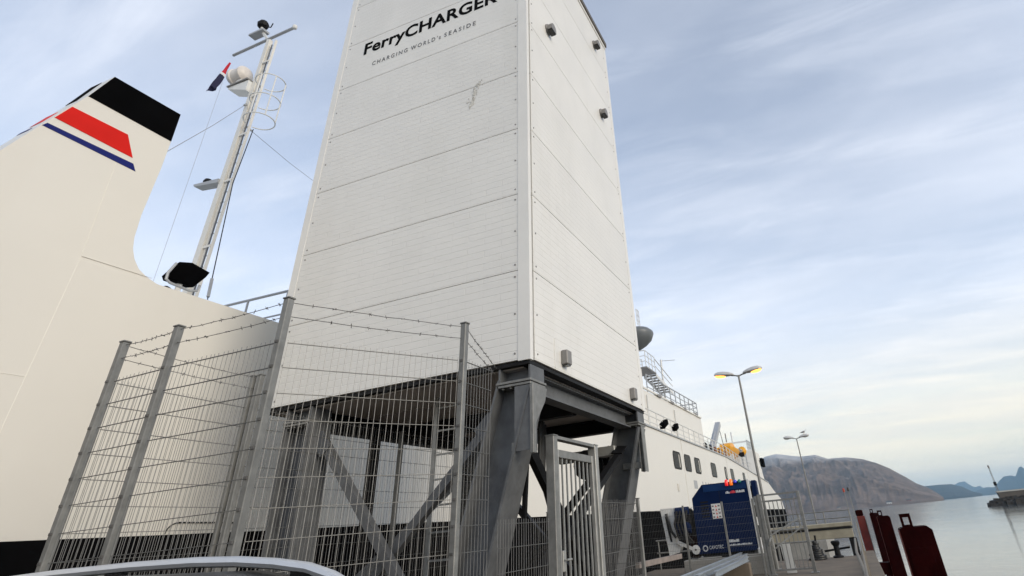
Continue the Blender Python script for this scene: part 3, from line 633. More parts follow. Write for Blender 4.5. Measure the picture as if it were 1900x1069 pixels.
# railings
def railing(path, parent, h=1.0, rails=3, step=1.5, r=0.025, m=PIPEG, toe=False):
    path = [Vector(p) for p in path]; o = MB().tube([p+Vector((0, 0, h)) for p in path], r*1.15, 6).build('railing', m, parent)
    for k in range(1, rails): MB().tube([p+Vector((0, 0, h*k/rails)) for p in path], r*0.8, 5).build('rail', m, o)
    for i in range(len(path)-1):
        L = (path[i+1]-path[i]).length; n = max(1, round(L/step))
        for j in range(n+(1 if i == len(path)-2 else 0)):
            c = path[i].lerp(path[i+1], j/n); MB().tube([c, c+Vector((0, 0, h))], r, 6).build('stanchion', m, o)
    return o
railing([(HX-0.15, 18, 6.46), (HX-0.15, 55, 6.47), (HX-0.15, 71, 5.82)], ferry, 1.0, 3, 1.6, 0.03, m=PIPEW)
for x, y, w in ((1232, 787, 1.1), (1253, 793, 0.75)):
    p = at_x(x, y, HX-0.1); MB().box((p.x, p.y, p.z), (0.32, w, 0.34), 0.04, Matrix.Rotation(R(20), 3, 'X')).build('deck_floodlight', BLACK, ferry)
p = at_x(1300, 791, HX-0.2); 
# transverse deck rail seen left of the tower
railing([(-12.4, 8.05, 5.6), (-10.2, 8.15, 5.6)], ferry, 1.03, 2, 0.9, 0.026)
MB().bx(-12.6, -9.6, 8.4, 16.8, 5.60, 5.72, 0.02).build('deck_coaming', FERRYW, ferry)
# upper deckhouse
UX = -11.0
dh = MB().prism([(18, 6.0), (53.7, 6.0), (53.7, 9.82), (36.5, 9.45), (18, 9.30)], 'x', UX, UX-11).build('deckhouse', FERRYW, ferry)
for y in (27, 41, 48): MB().bx(UX-0.001, UX+0.012, y, y+0.75, 6.5, 8.4, 0.004).build('deckhouse_door', SEAM, dh)
MB().bar((UX+0.05, 18, 9.33), (UX+0.05, 53.6, 9.80), 0.12, 0.10).build('deckhouse_cornice', FERRYW, dh)
for y in (24, 33, 37, 44): MB().tube([(UX+0.06, y, 6.5), (UX+0.06, y, 9.2)], 0.05, 6).build('downpipe', PIPEW, dh)
railing([(UX-0.15, 38.0, 9.52), (UX-0.15, 53.4, 9.84), (UX-5.5, 53.4, 9.84)], ferry, 1.25, 3, 1.5, 0.04, m=PIPEG)
for y in (39.5, 43, 47, 51): MB().bx(UX-0.1, UX+0.12, y, y+1.0, 9.44+(y-36)*0.022, 9.60+(y-36)*0.022).build('scupper', GREYBOX, dh)
# stair and platform above the deckhouse
SXp = -12.2
pb, pt_ = at_x(1248, 728, SXp), at_x(1216, 694, SXp)
st = MB().bar(pb+Vector((0.05, 0, -0.1)), pt_+Vector((0.05, 0, -0.1)), 0.06, 0.25).build('stair_stringer', PIPEW, ferry)
MB().bar(pb+Vector((-0.95, 0, -0.1)), pt_+Vector((-0.95, 0, -0.1)), 0.06, 0.25).build('stair_stringer', PIPEW, ferry)
for i in range(8):
    c = pb.lerp(pt_, (i+0.5)/8); MB().box((c.x-0.45, c.y, c.z), (0.9, 0.42, 0.05)).build('tread', GREYBOX, st)
MB().bx(SXp-2.6, SXp+0.1, pt_.y-2.6, pt_.y, pt_.z-0.02, pt_.z+0.08).build('platform', GREYBOX, ferry)
railing([(SXp+0.06, pt_.y-2.6, pt_.z+0.08), (SXp+0.06, pt_.y-0.03, pt_.z+0.08)], ferry, 1.25, 3, 0.85, 0.03, m=PIPEW)
railing([(SXp-2.5, pt_.y-2.6, pt_.z+0.08), (SXp-2.5, pt_.y-0.03, pt_.z+0.08)], ferry, 1.25, 3, 0.85, 0.03, m=PIPEW)
railing([(SXp+0.06, pt_.y-2.6, pt_.z+0.08), (SXp-2.5, pt_.y-2.6, pt_.z+0.08)], ferry, 1.25, 3, 0.85, 0.035, m=PIPEW)
railing([(SXp-2.5, pt_.y-0.03, pt_.z+0.08), (SXp-1.0, pt_.y-0.03, pt_.z+0.08)], ferry, 1.25, 3, 0.75, 0.035, m=PIPEW)
MB().tube([pb+Vector((0.08, 0, 1.0)), pt_+Vector((0.08, 0, 1.2))], 0.04, 6).build('stair_handrail', PIPEW, ferry)
MB().tube([pb+Vector((0.08, 0, 0.5)), pt_+Vector((0.08, 0, 0.6))], 0.03, 6).build('stair_handrail', PIPEW, ferry)
p = at_x(1233, 732, SXp-0.5); q = at_x(1226, 668, SXp-0.5)
MB().tube([p-Vector((0, 0, .6)), q], 0.09, 8).build('antenna_post', PIPEW, ferry)
MB().tube([q+Vector((0, 0, -0.1)), at_y(1252, 668, q.y)], 0.025, 6).build('antenna', PIPEG, ferry)
MB().bx(SXp-2.4, SXp-0.3, pt_.y-4.6, pt_.y-2.7, 9.3, pt_.z-0.05, 0.05).build('vent_trunk', FERRYW, ferry)
# round radar platform half hidden by the tower
rp = at_x(1184, 640, -13.2)
mb = MB(); mb.lathe((rp.x, rp.y-0.1, rp.z), [(0.12, -0.55), (0.30, -0.42), (0.75, -0.15), (1.2, 0.25), (1.42, 0.75), (1.38, 0.95), (1.1, 1.2), (0.7, 1.32), (0.3, 1.36)], 28)
o = mb.build('radar_dome', mat('radar_dome_grey', (0.13, 0.14, 0.145), 0.4, 0, 0.05, 2), ferry, smooth=True)
railing([(rp.x+0.3, rp.y-0.5, rp.z+1.5), (rp.x+0.3, rp.y+0.2, rp.z+1.5)], ferry, 1.4, 3, 0.4, 0.03, m=PIPEW)
# wheelhouse far forward
p = at_x(1392, 864, HX-3.5)
wh = MB().bx(p.x-6, p.x+1.2, p.y-3, p.y+3.5, 5.6, p.z+1.9, 0.1).build('wheelhouse', FERRYW, ferry)
for i in range(5):
    y0_ = p.y-2.7+i*1.22; MB().bx(p.x+1.195, p.x+1.23, y0_, y0_+1.0, p.z-0.4, p.z+0.75).build('wheelhouse_window', GLASS, wh)
railing([(p.x+0.5, p.y-2.8, p.z+1.9), (p.x+0.5, p.y+3.2, p.z+1.9)], ferry, 1.4, 3, 1.2, 0.05, m=PIPEG)
MB().tube([(p.x-2, p.y, p.z+1.9), (p.x-2, p.y, p.z+5)], 0.12, 8).build('wheelhouse_mast', PIPEW, ferry)
MB().bx(p.x-3, p.x+0.2, p.y-1.2, p.y-1.0, p.z+3.2, p.z+3.4).build('radar_scanner', PIPEW, ferry)
for x, y in ((1376, 850), (1385, 852), (1366, 848)):
    p = at_x(x, y, HX-1.2); MB().tube([(p.x, p.y, 5.7), (p.x, p.y, p.z+1.0)], 0.07, 6).build('deck_post', PIPEG, ferry)
# davit crane
p, q = at_x(1317, 826, HX-1.3), at_x(1332, 787, HX-1.3)
dv = MB().bar(p-Vector((0, 0, 0.7)), q, 0.42, 0.5, up=(1, 0, 0)).build('davit', PIPEG, ferry)
MB().tube([q, q+Vector((0, 1.6, -2.6))], 0.03, 6).build('davit_wire', CABLE, dv)
MB().tube([p+Vector((0, -1.0, -1.0)), p.lerp(q, 0.6)], 0.09, 8).build('davit_ram', PIPEG, dv)
# mast
MX, MY = -13.0, 7.86
mtop = at_x(492, 80, MX).z+0.22
def tap(x0, x1, hw, xt0, xt1, hwt, z0, z1):
    return MB().add([(x0, MY-hw, z0), (x1, MY-hw, z0), (x1, MY+hw, z0), (x0, MY+hw, z0), (xt0, MY-hwt, z1), (xt1, MY-hwt, z1), (xt1, MY+hwt, z1), (xt0, MY+hwt, z1)],
                    [(0, 1, 2, 3), (7, 6, 5, 4), (0, 4, 5, 1), (1, 5, 6, 2), (2, 6, 7, 3), (3, 7, 4, 0)])
mast = tap(MX-.13, MX+.06, .09, MX-.08, MX+.05, .06, 5.5, mtop).build('mast', FERRYW, ferry)
tap(MX-.165, MX-.135, .04, MX-.11, MX-.085, .03, 5.6, mtop-0.6).build('cable_duct', PIPEG, mast)
MB().bx(MX+.27, MX+.30, MY-.035, MY+.035, 6.4, mtop-0.12).build('ladder_rail', FERRYW, mast)
MB().bx(MX+.09, MX+.11, MY-.03, MY+.03, 6.4, mtop-0.25).build('ladder_rail', FERRYW, mast)
z = 6.5
while z < mtop-0.3:
    MB().tube([(MX+.10, MY, z), (MX+.285, MY, z)], 0.011, 5).build('rung', PIPEG, mast); z += 0.3
MB().tube([(MX+.20, MY-.03, 6.3), (MX+.20, MY-.03, mtop-0.3)], 0.018, 6).build('mast_cable', mat('slate_cable', (0.08, 0.09, 0.11), 0.5, 0, 0.1, 3), mast)
for z in (8.2, 10.1, 11.6, 13.0, 14.3): MB().bx(MX+.05, MX+.30, MY-.06, MY-.045, z, z+0.06).build('ladder_bracket', FERRYW, mast)
for z in (11.95, 12.65, 13.35):
    pts = [(MX+.62+0.38*math.cos(R(t)), MY+0.38*math.sin(R(t)), z) for t in range(-165, 166, 15)]
    MB().tube(pts, 0.016, 6).build('cage_hoop', PIPEW, mast, smooth=True)
for t in (-75, -20, 40):
    xx, yy = MX+.62+0.38*math.cos(R(t)), MY+0.38*math.sin(R(t)); MB().bar((xx, yy, 11.95), (xx, yy, 13.35), 0.035, 0.010, up=(1, 0, 0)).build('cage_strip', PIPEW, mast)
ya, yb = at_y(433, 103, MY), at_y(547, 51, MY)
MB().tube([(ya.x, MY, ya.z), (yb.x, MY, yb.z)], 0.045, 8).build('yard', PIPEG, mast)
MB().lathe((yb.x, MY, yb.z-0.06), [(0.05, 0), (0.07, 0.03), (0.07, 0.12), (0.03, 0.16)], 8).build('yard_lamp', PIPEW, mast)
p = at_y(483, 62, MY); MB().bx(p.x-.35, p.x+.25, MY-.12, MY+.12, p.z-0.05, p.z+.02).build('top_bracket', PIPEG, mast)
MB().tube([(p.x, MY, p.z), (p.x, MY, p.z+0.3)], 0.04, 6).build('top_stem', PIPEW, mast)
MB().bar((MX-.02, MY, mtop-.05), (p.x+.12, MY, p.z-.02), .07, .07, up=(0, 1, 0)).build('top_stub', PIPEW, mast)
MB().lathe((p.x, MY, p.z+0.26), [(0.06, 0), (0.15, 0.04), (0.17, 0.14), (0.12, 0.24), (0.05, 0.3)], 10).build('navigation_light', DARK, mast)
MB().tube([(p.x+.05, MY, p.z+.3), (p.x+.25, MY+.1, p.z+.25), (p.x+.3, MY+.1, p.z+.4)], 0.02, 5).build('whip_lamp', DARK, mast)
p = at_y(450, 140, MY)
mb = MB(); mb.lathe((p.x-0.30, MY, p.z), [(0.05, -0.06), (0.25, -0.04), (0.275, 0.0), (0.275, 0.06), (0.245, 0.09), (0.24, 0.34), (0.26, 0.36), (0.26, 0.42), (0.18, 0.50), (0.1, 0.53)], 20, 'x')
mb.build('foghorn', mat('horn_white', (0.66, 0.61, 0.56), 0.4, 0, 0.06, 4), mast, smooth=True)
MB().lathe((p.x-0.365, MY, p.z), [(0.235, -0.004), (0.235, 0.01)], 20, 'x').build('horn_mouth', mat('horn_mouth_grey', (0.24, 0.27, 0.31), 0.5, 0, 0.1, 4), mast)
MB().bx(p.x-.06, p.x+.12, MY-.08, MY+.08, p.z-.42, p.z-.24).build('horn_foot', PIPEW, mast)
q = at_y(452, 166, MY); MB().prism([(q.x-.42, q.z+.10), (MX-.1, q.z+.06), (MX-.1, q.z-.32), (q.x-.40, q.z+.02)], 'y', MY-.18, MY+.18).build('platform_bracket', PIPEW, mast)
MB().bx(q.x-.45, MX-.13, MY-.22, MY+.22, q.z+.10, q.z+.14).build('platform', GREYBOX, mast)
q = at_y(383, 345, MY); MB().prism([(q.x-.35, q.z+.08), (MX-.1, q.z-.02), (MX-.1, q.z-.14), (q.x-.3, q.z+.0)], 'y', MY-.12, MY+.12).build('lamp_bracket', PIPEG, mast)
MB().lathe((q.x, MY, q.z+.06), [(0.09, 0), (0.11, 0.05), (0.08, 0.13), (0.03, 0.15)], 10).build('mast_lamp', DARK, mast)
for a, b in ((((434, 213), (300, 287))), (((472, 227), (600, 350)))):
    p0 = at_y(*a, MY); p0 = Vector((MX-.1 if a[0] < 460 else MX+.1, MY, p0.z+(.25 if a[0] < 460 else 0)))
    p1 = at_x(*b, -10.5) if a[0] < 460 else at_y(*b, 12.5)
    MB().tube([p0, p0.lerp(p1, .5)-Vector((0, 0, .05)), p1], 0.0065, 5).build('stay_wire', GREYBOX, mast)
    MB().tube([p0.lerp(p1, .0), p0.lerp(p1, .06)], 0.03, 6).build('turnbuckle', PIPEG, mast)
p0, p1 = at_y(413, 152, MY), Vector((MX-.9, MY-.3, 5.7)); MB().tube([p0, p1], 0.005, 4).build('flag_halyard', PIPEG, mast)
p0, p1 = at_x(432, 340, MX+.6), at_x(385, 556, MX+1.0)
MB().tube([at_x(470, 240, MX+.6), p0, p1], 0.012, 5).build('backstay', CABLE, mast)
MB().tube([p1.lerp(p0, .02), p1.lerp(p0, .16)], 0.035, 6).build('bottle_screw', PIPEG, mast)
# flag
fl = at_y(433, 106, MY); mb = MB(); nx, nz_ = 6, 10
def flagmesh(z0, z1):
    m_ = MB()
    for j in range(nz_+1):
        for i in range(nx+1):
            t = (z0+(z1-z0)*j/nz_); s_ = i/nx
            m_.v.append(Vector((fl.x-0.05-0.32*t-0.20*s_*t, MY+0.09*math.sin(s_*9+t*3)*(.3+t), fl.z-0.22-0.95*t+0.10*math.sin(s_*5)*t)))
    for j in range(nz_):
        for i in range(nx): A = j*(nx+1)+i; m_.f.append((A, A+1, A+nx+2, A+nx+1))
    return m_
flag = thing('flag', (fl.x, MY, fl.z-1.3), 'small red and dark blue flag hanging from the mast yard', 'flag')
flagmesh(0.0, 0.42).build('red_cloth', mat('flag_red', (0.55, 0.02, 0.04), 0.8, 0, 0.1, 5), flag, smooth=True)
flagmesh(0.42, 0.5).build('white_cloth', mat('flag_white', (0.7, 0.7, 0.72), 0.8, 0, 0.1, 5), flag, smooth=True)
flagmesh(0.5, 1.0).build('blue_cloth', mat('flag_blue', (0.012, 0.012, 0.05), 0.8, 0, 0.1, 5), flag, smooth=True)
# big black floodlight panel with tube frame on the casing deck
SLX = -10.6
def slp(x, y, dx=0.0): p = at_x(x, y, SLX); return Vector((p.x+dx, p.y, p.z))
cor = [(330, 487), (352, 489), (386, 507), (381, 515), (363, 532), (318, 516), (313, 507)]
mb = MB(); fr_ = [slp(*q) for q in cor]; cc = sum(fr_, Vector())/len(fr_)
tl = lambda v, k, d: cc+(v-cc)*k+Vector((d+(v.z-cc.z)*0.35, 0, 0))
vs_ = [tl(v, 0.94, 0.02) for v in fr_]+[tl(v, 1.0, 0.0) for v in fr_]+[tl(v, 0.85, -0.22) for v in fr_]; n7 = len(fr_)
mb.add(vs_, [tuple(range(n7)), tuple(reversed(range(2*n7, 3*n7)))]+[(k_*n7+i, k_*n7+(i+1) % n7, (k_+1)*n7+(i+1) % n7, (k_+1)*n7+i) for k_ in (0, 1) for i in range(n7)])
fl_ = mb.build('searchlight', BLACK, ferry)
MB().tube([slp(326, 489, .02), slp(308, 507, .05), slp(304, 519, .06), slp(311, 526, .06), slp(348, 541, .06), slp(361, 541, .06), slp(368, 531, .04)], 0.024, 7).build('searchlight_frame', PIPEG, fl_, smooth=True)
MB().tube([cc+Vector((-.15, 0, -.1)), Vector((cc.x-.2, cc.y, 5.6))], 0.05, 8).build('searchlight_stem', PIPEW, fl_)
for x in (300, 316, 335, 352, 366):
    p = at_x(x, 540, -10.9); MB().box((p.x, p.y, 5.68), (0.3, 0.16, 0.30), 0.02).build('deck_box', FERRYW, ferry)
p = at_x(307, 537, -10.7); MB().lathe((p.x, p.y, p.z-.08), [(0.03, 0), (0.09, 0.04), (0.09, 0.1), (0.03, 0.14)], 10).build('deck_vent', DARK, ferry)

# rescue boat on the davit
rbp = at_x(1352, 836, HX-1.6)
rb = thing('rescue_boat', (rbp.x, rbp.y, rbp.z-1.2), 'yellow rescue boat stowed under the davit on the ferry deck', 'boat')
secs = []
mb = MB()
for i in range(9):
    t = i/8; y = rbp.y-3.4+6.8*t; w = 1.15*math.sin(math.pi*min(1, 0.18+t*0.82))**0.6 if t < 1 else 0.25; w = max(w, .3); zb = rbp.z-0.9+0.55*abs(t-.45)**2*2; zt = rbp.z-0.05+0.30*abs(t-.4)
    for a in range(9):
        th = math.pi*a/8; mb.v.append(Vector((rbp.x+w*math.cos(th), y, zt-(zt-zb)*math.sin(th))))
for i in range(8):
    for a in range(8): A = i*9+a; mb.f.append((A, A+1, A+10, A+9))
    A = i*9; mb.f.append((A, A+9, A+17, A+8))
mb.f.append(tuple(range(9))); mb.f.append(tuple(72+a for a in reversed(range(9))))
mb.build('hull', YEL, rb, smooth=True)
mb = MB(); mb.prism([(rbp.y-2.2, rbp.z), (rbp.y-1.9, rbp.z+0.42), (rbp.y-1.2, rbp.z+0.62), (rbp.y+0.1, rbp.z+0.62), (rbp.y+0.9, rbp.z+0.36), (rbp.y+2.0, rbp.z+.12), (rbp.y+2.4, rbp.z+.02)], 'x', rbp.x-.6, rbp.x+.6); mb.build('canopy', YEL, rb)
MB().bx(rbp.x-1.2, rbp.x+1.2, rbp.y+2.6, rbp.y+2.9, rbp.z-.55, rbp.z-.1).build('fender_bumper', DARK, rb)
MB().tube([(rbp.x, rbp.y-.4, rbp.z+.8), (rbp.x, rbp.y-.4, rbp.z+1.7)], 0.06, 6).build('lifting_hook', GREYBOX, rb)
for dy in (-2.2, 1.8): MB().bx(rbp.x-.8, rbp.x+.8, rbp.y+dy-.12, rbp.y+dy+.12, 5.6, rbp.z-.6).build('cradle', PIPEW, rb)
for i, x in enumerate((1310, 1318, 1327, 1335, 1343)):
    p = at_x(x, 832, HX-0.25)
    l = MB().bx(p.x-.1, p.x+.1, p.y-.32, p.y+.32, 6.55, 7.05, 0.08).build('life_jacket_box', mat('orange_red_box', (0.45, 0.10, 0.03) if i > 2 else (0.16, 0.06, 0.03), 0.6, 0, 0.1, 4) if i in (2, 3, 4) else DARK, None)
    tag(l, ('black deck locker nearest the davit on the ferry rail', 'second black deck locker along the ferry rail', 'first reddish locker along the ferry rail below the yellow boat', 'middle reddish locker along the ferry rail below the yellow boat', 'last reddish locker along the ferry rail below the yellow boat')[i], 'locker', 'lockers along the ferry rail')
p = at_x(1377, 837, HX-1.2); o = thing('capstan', (p.x, p.y, 5.6), 'yellow ended winch drum on the ferry foredeck', 'winch')
MB().tube([(p.x, p.y-2.2, p.z), (p.x, p.y+.1, p.z)], 0.13, 8).build('shaft', PIPEG, o)
MB().lathe((p.x, p.y, p.z), [(0.2, -.25), (0.5, -.1), (0.5, .1), (0.2, .2)], 12, 'y').build('drum_end', YEL, o)
MB().bar((p.x, p.y-1.2, 5.6), (p.x, p.y-1.2, p.z), 0.2, 0.2, up=(0, 1, 0)).build('stand', PIPEG, o)

# ================================================================== PARKED CAR (only its roof shows above the lower picture edge)
PAINT = mat('black_car_paint', (0.008, 0.008, 0.009), 0.3, 0.0, 0.2, 2, spec=0.4, ior=1.25)
ALU = mat('satin_aluminium', (0.56, 0.58, 0.61), 0.35, 0.45, 0.05, 6)
TYRE = mat('tyre_rubber', (0.02, 0.02, 0.02), 0.8, 0, 0.2, 8)
CYc = 1.05
car = thing('parked_car', (-3.2, CYc, 0), 'black estate car with silver roof rail at the lower left edge', 'car')
def loft(stations, name, m, parent, smooth=True):
    mb = MB(); n = len(stations[0][1])
    for x, sec in stations:
        for y, z in sec: mb.v.append(Vector((x, CYc+y, z)))
    for i in range(len(stations)-1):
        for j in range(n): A = i*n; mb.f.append((A+j, A+(j+1) % n, A+n+(j+1) % n, A+n+j))
    mb.f.append(tuple(range(n))); mb.f.append(tuple((len(stations)-1)*n+j for j in reversed(range(n))))
    return mb.build(name, m, parent, smooth=smooth)
def bodysec(hw, z0, z1): return [(-hw*.86, z0), (-hw, z0+.12), (-hw*1.0, (z0+z1)/2+.05), (-hw*.96, z1-.06), (-hw*.90, z1), (0, z1+.015), (hw*.90, z1), (hw*.96, z1-.06), (hw, (z0+z1)/2+.05), (hw, z0+.12), (hw*.86, z0)]
body = [(-0.98, .62, .42, .88), (-1.02, .80, .34, .96), (-1.3, .89, .24, 1.0), (-2.0, .91, .22, 1.0), (-3.2, .91, .22, .98), (-4.1, .91, .22, .96), (-4.6, .90, .24, .93), (-5.2, .86, .26, .84), (-5.45, .74, .34, .74), (-5.52, .55, .42, .64)]
loft([(x, bodysec(hw, z0, z1)) for x, hw, z0, z1 in body], 'body', PAINT, car)
def ghsec(hb, hr, zb, zr): return [(-hb, zb), (-hr-.02, zr-.10), (-hr+.05, zr-.012), (-hr*.60, zr-.002), (0, zr+.002), (hr*.60, zr-.002), (hr-.05, zr-.012), (hr+.02, zr-.10), (hb, zb)]
gh = [(-1.02, .74, .60, .95, 1.0), (-1.14, .76, .60, .96, 1.30), (-1.24, .78, .61, .97, 1.475), (-1.40, .79, .63, .98, 1.525), (-1.9, .80, .645, .98, 1.594), (-2.5, .81, .65, .97, 1.612), (-3.1, .81, .65, .96, 1.614), (-3.45, .81, .64, .96, 1.555), (-3.75, .81, .62, .95, 1.47), (-4.15, .80, .60, .94, 1.22), (-4.55, .78, .60, .92, .97)]
loft([(x, ghsec(hb, hr, zb, zr)) for x, hb, hr, zb, zr in gh], 'cabin', PAINT, car)
for sg in (-1, 1):
    for a, b in ((-1.55, -2.25), (-2.33, -3.05), (-3.13, -3.75)):
        MB().add([(a, CYc+sg*.815, 1.0), (b, CYc+sg*.825, 1.0), (b+(.35 if b < -3.6 else 0), CYc+sg*.705, 1.43 if b > -3.6 else 1.38), (a, CYc+sg*.70, 1.42),
                  (a, CYc+sg*.79, 1.0), (b, CYc+sg*.80, 1.0), (b+(.35 if b < -3.6 else 0), CYc+sg*.68, 1.43 if b > -3.6 else 1.38), (a, CYc+sg*.675, 1.42)],
                 [(0, 1, 2, 3), (7, 6, 5, 4), (0, 4, 5, 1), (1, 5, 6, 2), (2, 6, 7, 3), (3, 7, 4, 0)]).build('side_window', GLASS, car)
    yr = CYc+sg*0.55
    pts = [(-3.52, yr, 1.555), (-3.44, yr, 1.60), (-3.25, yr, 1.628), (-2.9, yr, 1.634), (-2.47, yr, 1.634), (-2.15, yr, 1.628), (-1.95, yr, 1.618), (-1.78, yr, 1.602), (-1.64, yr, 1.582), (-1.54, yr, 1.555), (-1.47, yr, 1.525)]
    rail = MB()
    for i in range(len(pts)-1): pass
    n = 8
    for i, p in enumerate(pts):
        a = (Vector(pts[min(i+1, len(pts)-1)])-Vector(pts[max(i-1, 0)])).normalized(); u = Vector((0, 1, 0)); w = a.cross(u)
        for j in range(n): t = 2*math.pi*j/n; rail.v.append(Vector(p)+u*math.cos(t)*0.019+w*math.sin(t)*0.016-Vector((0, 0, .006)))
    for i in range(len(pts)-1):
        for j in range(n): A = i*n; rail.f.append((A+j, A+(j+1) % n, A+n+(j+1) % n, A+n+j))
    rail.f.append(tuple(range(n))); rail.f.append(tuple((len(pts)-1)*n+j for j in range(n)))
    ro = rail.build('roof_rail', ALU, car, smooth=True)
    for x, zf in ((-1.66, 1.575), (-2.55, 1.615), (-3.40, 1.59)): MB().bx(x-.045, x+.045, yr-.014, yr+.014, 1.50, zf, 0.004).build('rail_foot', PAINT, ro)
    MB().prism([(-1.0, .70), (-1.03, .94), (-1.2, .95), (-1.22, .74)], 'y', CYc+sg*.885-.04, CYc+sg*.885+.04).build('tail_light', mat('tail_light_red', (0.3, 0.01, 0.01), 0.2, 0, 0.1, 4, coat=1), car)
    MB().prism([(-5.32, .66), (-5.45, .62), (-5.42, .72), (-5.12, .80)], 'y', CYc+sg*.70-.12, CYc+sg*.70+.12).build('headlight', mat('headlight_lens', (0.6, 0.62, 0.65), 0.1, 0, 0.1, 4, coat=1), car)
    for x in (-2.2, -3.0): MB().bx(x-.09, x+.09, CYc+sg*.915-.012, CYc+sg*.915+.012, .84, .865, .004).build('door_handle', PAINT, car)
    MB().box((-3.86, CYc+sg*1.0, 1.02), (.14, .16, .13), .03).build('door_mirror', PAINT, car)
    for x in (-1.85, -4.55):
        w = MB().lathe((x, CYc+sg*.80-.11, .325), [(.20, 0), (.30, .01), (.325, .05), (.325, .17), (.30, .21), (.20, .22)], 24, 'y').build('wheel', TYRE, car, smooth=True)
        MB().lathe((x, CYc+sg*.80-.115, .325), [(.06, -.004), (.19, 0), (.205, .03), (.205, .20), (.19, .23), (.06, .234)], 18, 'y').build('rim', ALU, w)
MB().add([(-1.06, CYc-.62, 1.02), (-1.06, CYc+.62, 1.02), (-1.195, CYc+.54, 1.42), (-1.195, CYc-.54, 1.42), (-1.10, CYc-.62, 1.02), (-1.10, CYc+.62, 1.02), (-1.235, CYc+.54, 1.42), (-1.235, CYc-.54, 1.42)],
         [(0, 1, 2, 3), (7, 6, 5, 4), (0, 4, 5, 1), (1, 5, 6, 2), (2, 6, 7, 3), (3, 7, 4, 0)]).build('rear_window', GLASS, car)
MB().prism([(-1.42, 1.522), (-1.16, 1.492), (-1.13, 1.478), (-1.30, 1.475), (-1.42, 1.49)], 'y', CYc-.56, CYc+.56).build('tailgate_spoiler', PAINT, car)
MB().add([(-3.80, CYc-.58, 1.465), (-3.80, CYc+.58, 1.465), (-4.50, CYc+.70, 1.01), (-4.50, CYc-.70, 1.01), (-3.76, CYc-.58, 1.43), (-3.76, CYc+.58, 1.43), (-4.46, CYc+.70, .98), (-4.46, CYc-.70, .98)],
         [(0, 1, 2, 3), (7, 6, 5, 4), (0, 4, 5, 1), (1, 5, 6, 2), (2, 6, 7, 3), (3, 7, 4, 0)]).build('windscreen', GLASS, car)

# ================================================================== BLUE SHORE CHARGING UNIT
RY = 22.0
unit = thing('shore_charging_unit', (-4.3, RY+.7, 0.5), 'dark blue chamfered charging cabinet with coloured beacons facing the gate', 'charging cabinet')
OUT = [(-5.30, 0.66), (-3.25, 0.66), (-3.25, 2.74), (-4.86, 2.74), (-5.28, 2.34)]
MB().prism(OUT, 'y', RY, RY+1.5).build('cabinet', CBLUE, unit)
MB().prism([(-4.83, 2.50), (-3.30, 2.50), (-3.30, 2.71), (-4.83, 2.71)], 'y', RY-.012, RY+.01).build('head_panel', mat('cabinet_blue_light', (0.005, 0.030, 0.11), 0.4, 0, 0.15, 1.5, spec=0.2), unit)
MB().bx(-3.26, -3.18, RY-.015, RY+.10, 0.62, 2.76, .008).build('corner_strip', PIPEW, unit)
MB().bx(-3.249, -3.20, RY+.11, RY+1.5, 0.66, 2.70).build('side_panel', PIPEW, unit)
for z in (1.0, 1.6, 2.2): MB().bx(-3.20, -3.165, RY+.3, RY+.9, z, z+.35, .01).build('side_cover', DARK, unit)
mb = MB(); mb.bx(-3.16, -2.96, RY+.2, RY+.5, 2.0, 2.72, .04); mb.build('side_lamp', CBLUE, unit)
MB().bx(-3.3, -3.1, RY-.05, RY+.35, 0.52, 0.72, .03).build('foot_bracket', PIPEW, unit)
for i, (x, c) in enumerate(((-3.95, (0.8, 0.01, 0.01)), (-3.79, (0.85, 0.16, 0.005)), (-3.64, (0.02, 0.03, 0.7)), (-3.49, (0.0, 0.18, 0.12)))):
    h = 0.20 if i < 2 else 0.10
    MB().lathe((x, RY-.05, 2.62+(0 if i < 2 else .06)), [(.055, 0), (.06, .02), (.06, h-.04), (.04, h-.01), (.02, h)], 12).build('beacon', mat('beacon_%d' % i, c, 0.3, 0, 0.05, 4, coat=.5, emit=c if i < 2 else None, estr=.35), unit, smooth=True)
lb_ = MB().bx(-4.63, -4.30, RY-.008, RY-.001, 1.66, 2.11).build('warning_label', mat('label_white', (0.75, 0.74, 0.72), 0.5, 0, 0.03, 4), unit)
for i in range(4):
    z = 2.05-i*.11
    MB().prism([(-4.50, z-.045), (-4.43, z-.045), (-4.465, z+.03)], 'y', RY-.012, RY-.0085).build('pictogram', mat('label_red', (0.55, 0.06, 0.03), 0.5, 0, 0.05, 4), lb_)
    MB().bx(-4.61, -4.54, RY-.011, RY-.0085, z-.03, z+.01).build('pictogram', INKG, lb_); MB().bx(-4.40, -4.33, RY-.011, RY-.0085, z-.03, z+.01).build('pictogram', INKG, lb_)
uf = lambda a, u, o: Vector((a, RY-.001-o, u))
WL = mat('white_print', (0.70, 0.72, 0.74), 0.5, 0, 0.03, 4); RL = mat('red_print', (0.65, 0.05, 0.07), 0.5, 0, 0.05, 4)
mb = MB()
for i in range(20):
    t = R(18*i); t2 = R(18*i+13); r_ = .095
    mb.prism([(-5.05+.058*math.cos(t), .815+.058*math.sin(t)), (-5.05+r_*math.cos(t), .815+r_*math.sin(t)), (-5.05+r_*math.cos(t2), .815+r_*math.sin(t2)), (-5.05+.058*math.cos(t2), .815+.058*math.sin(t2))], 'y', RY-.005, RY-.001)
mb.build('ring_emblem', WL, unit)
text_mesh('lettering', 'CAVOTEC', -4.91, -4.42, .78, .10, WL, unit, uf, bold=0.0, space=1.1)
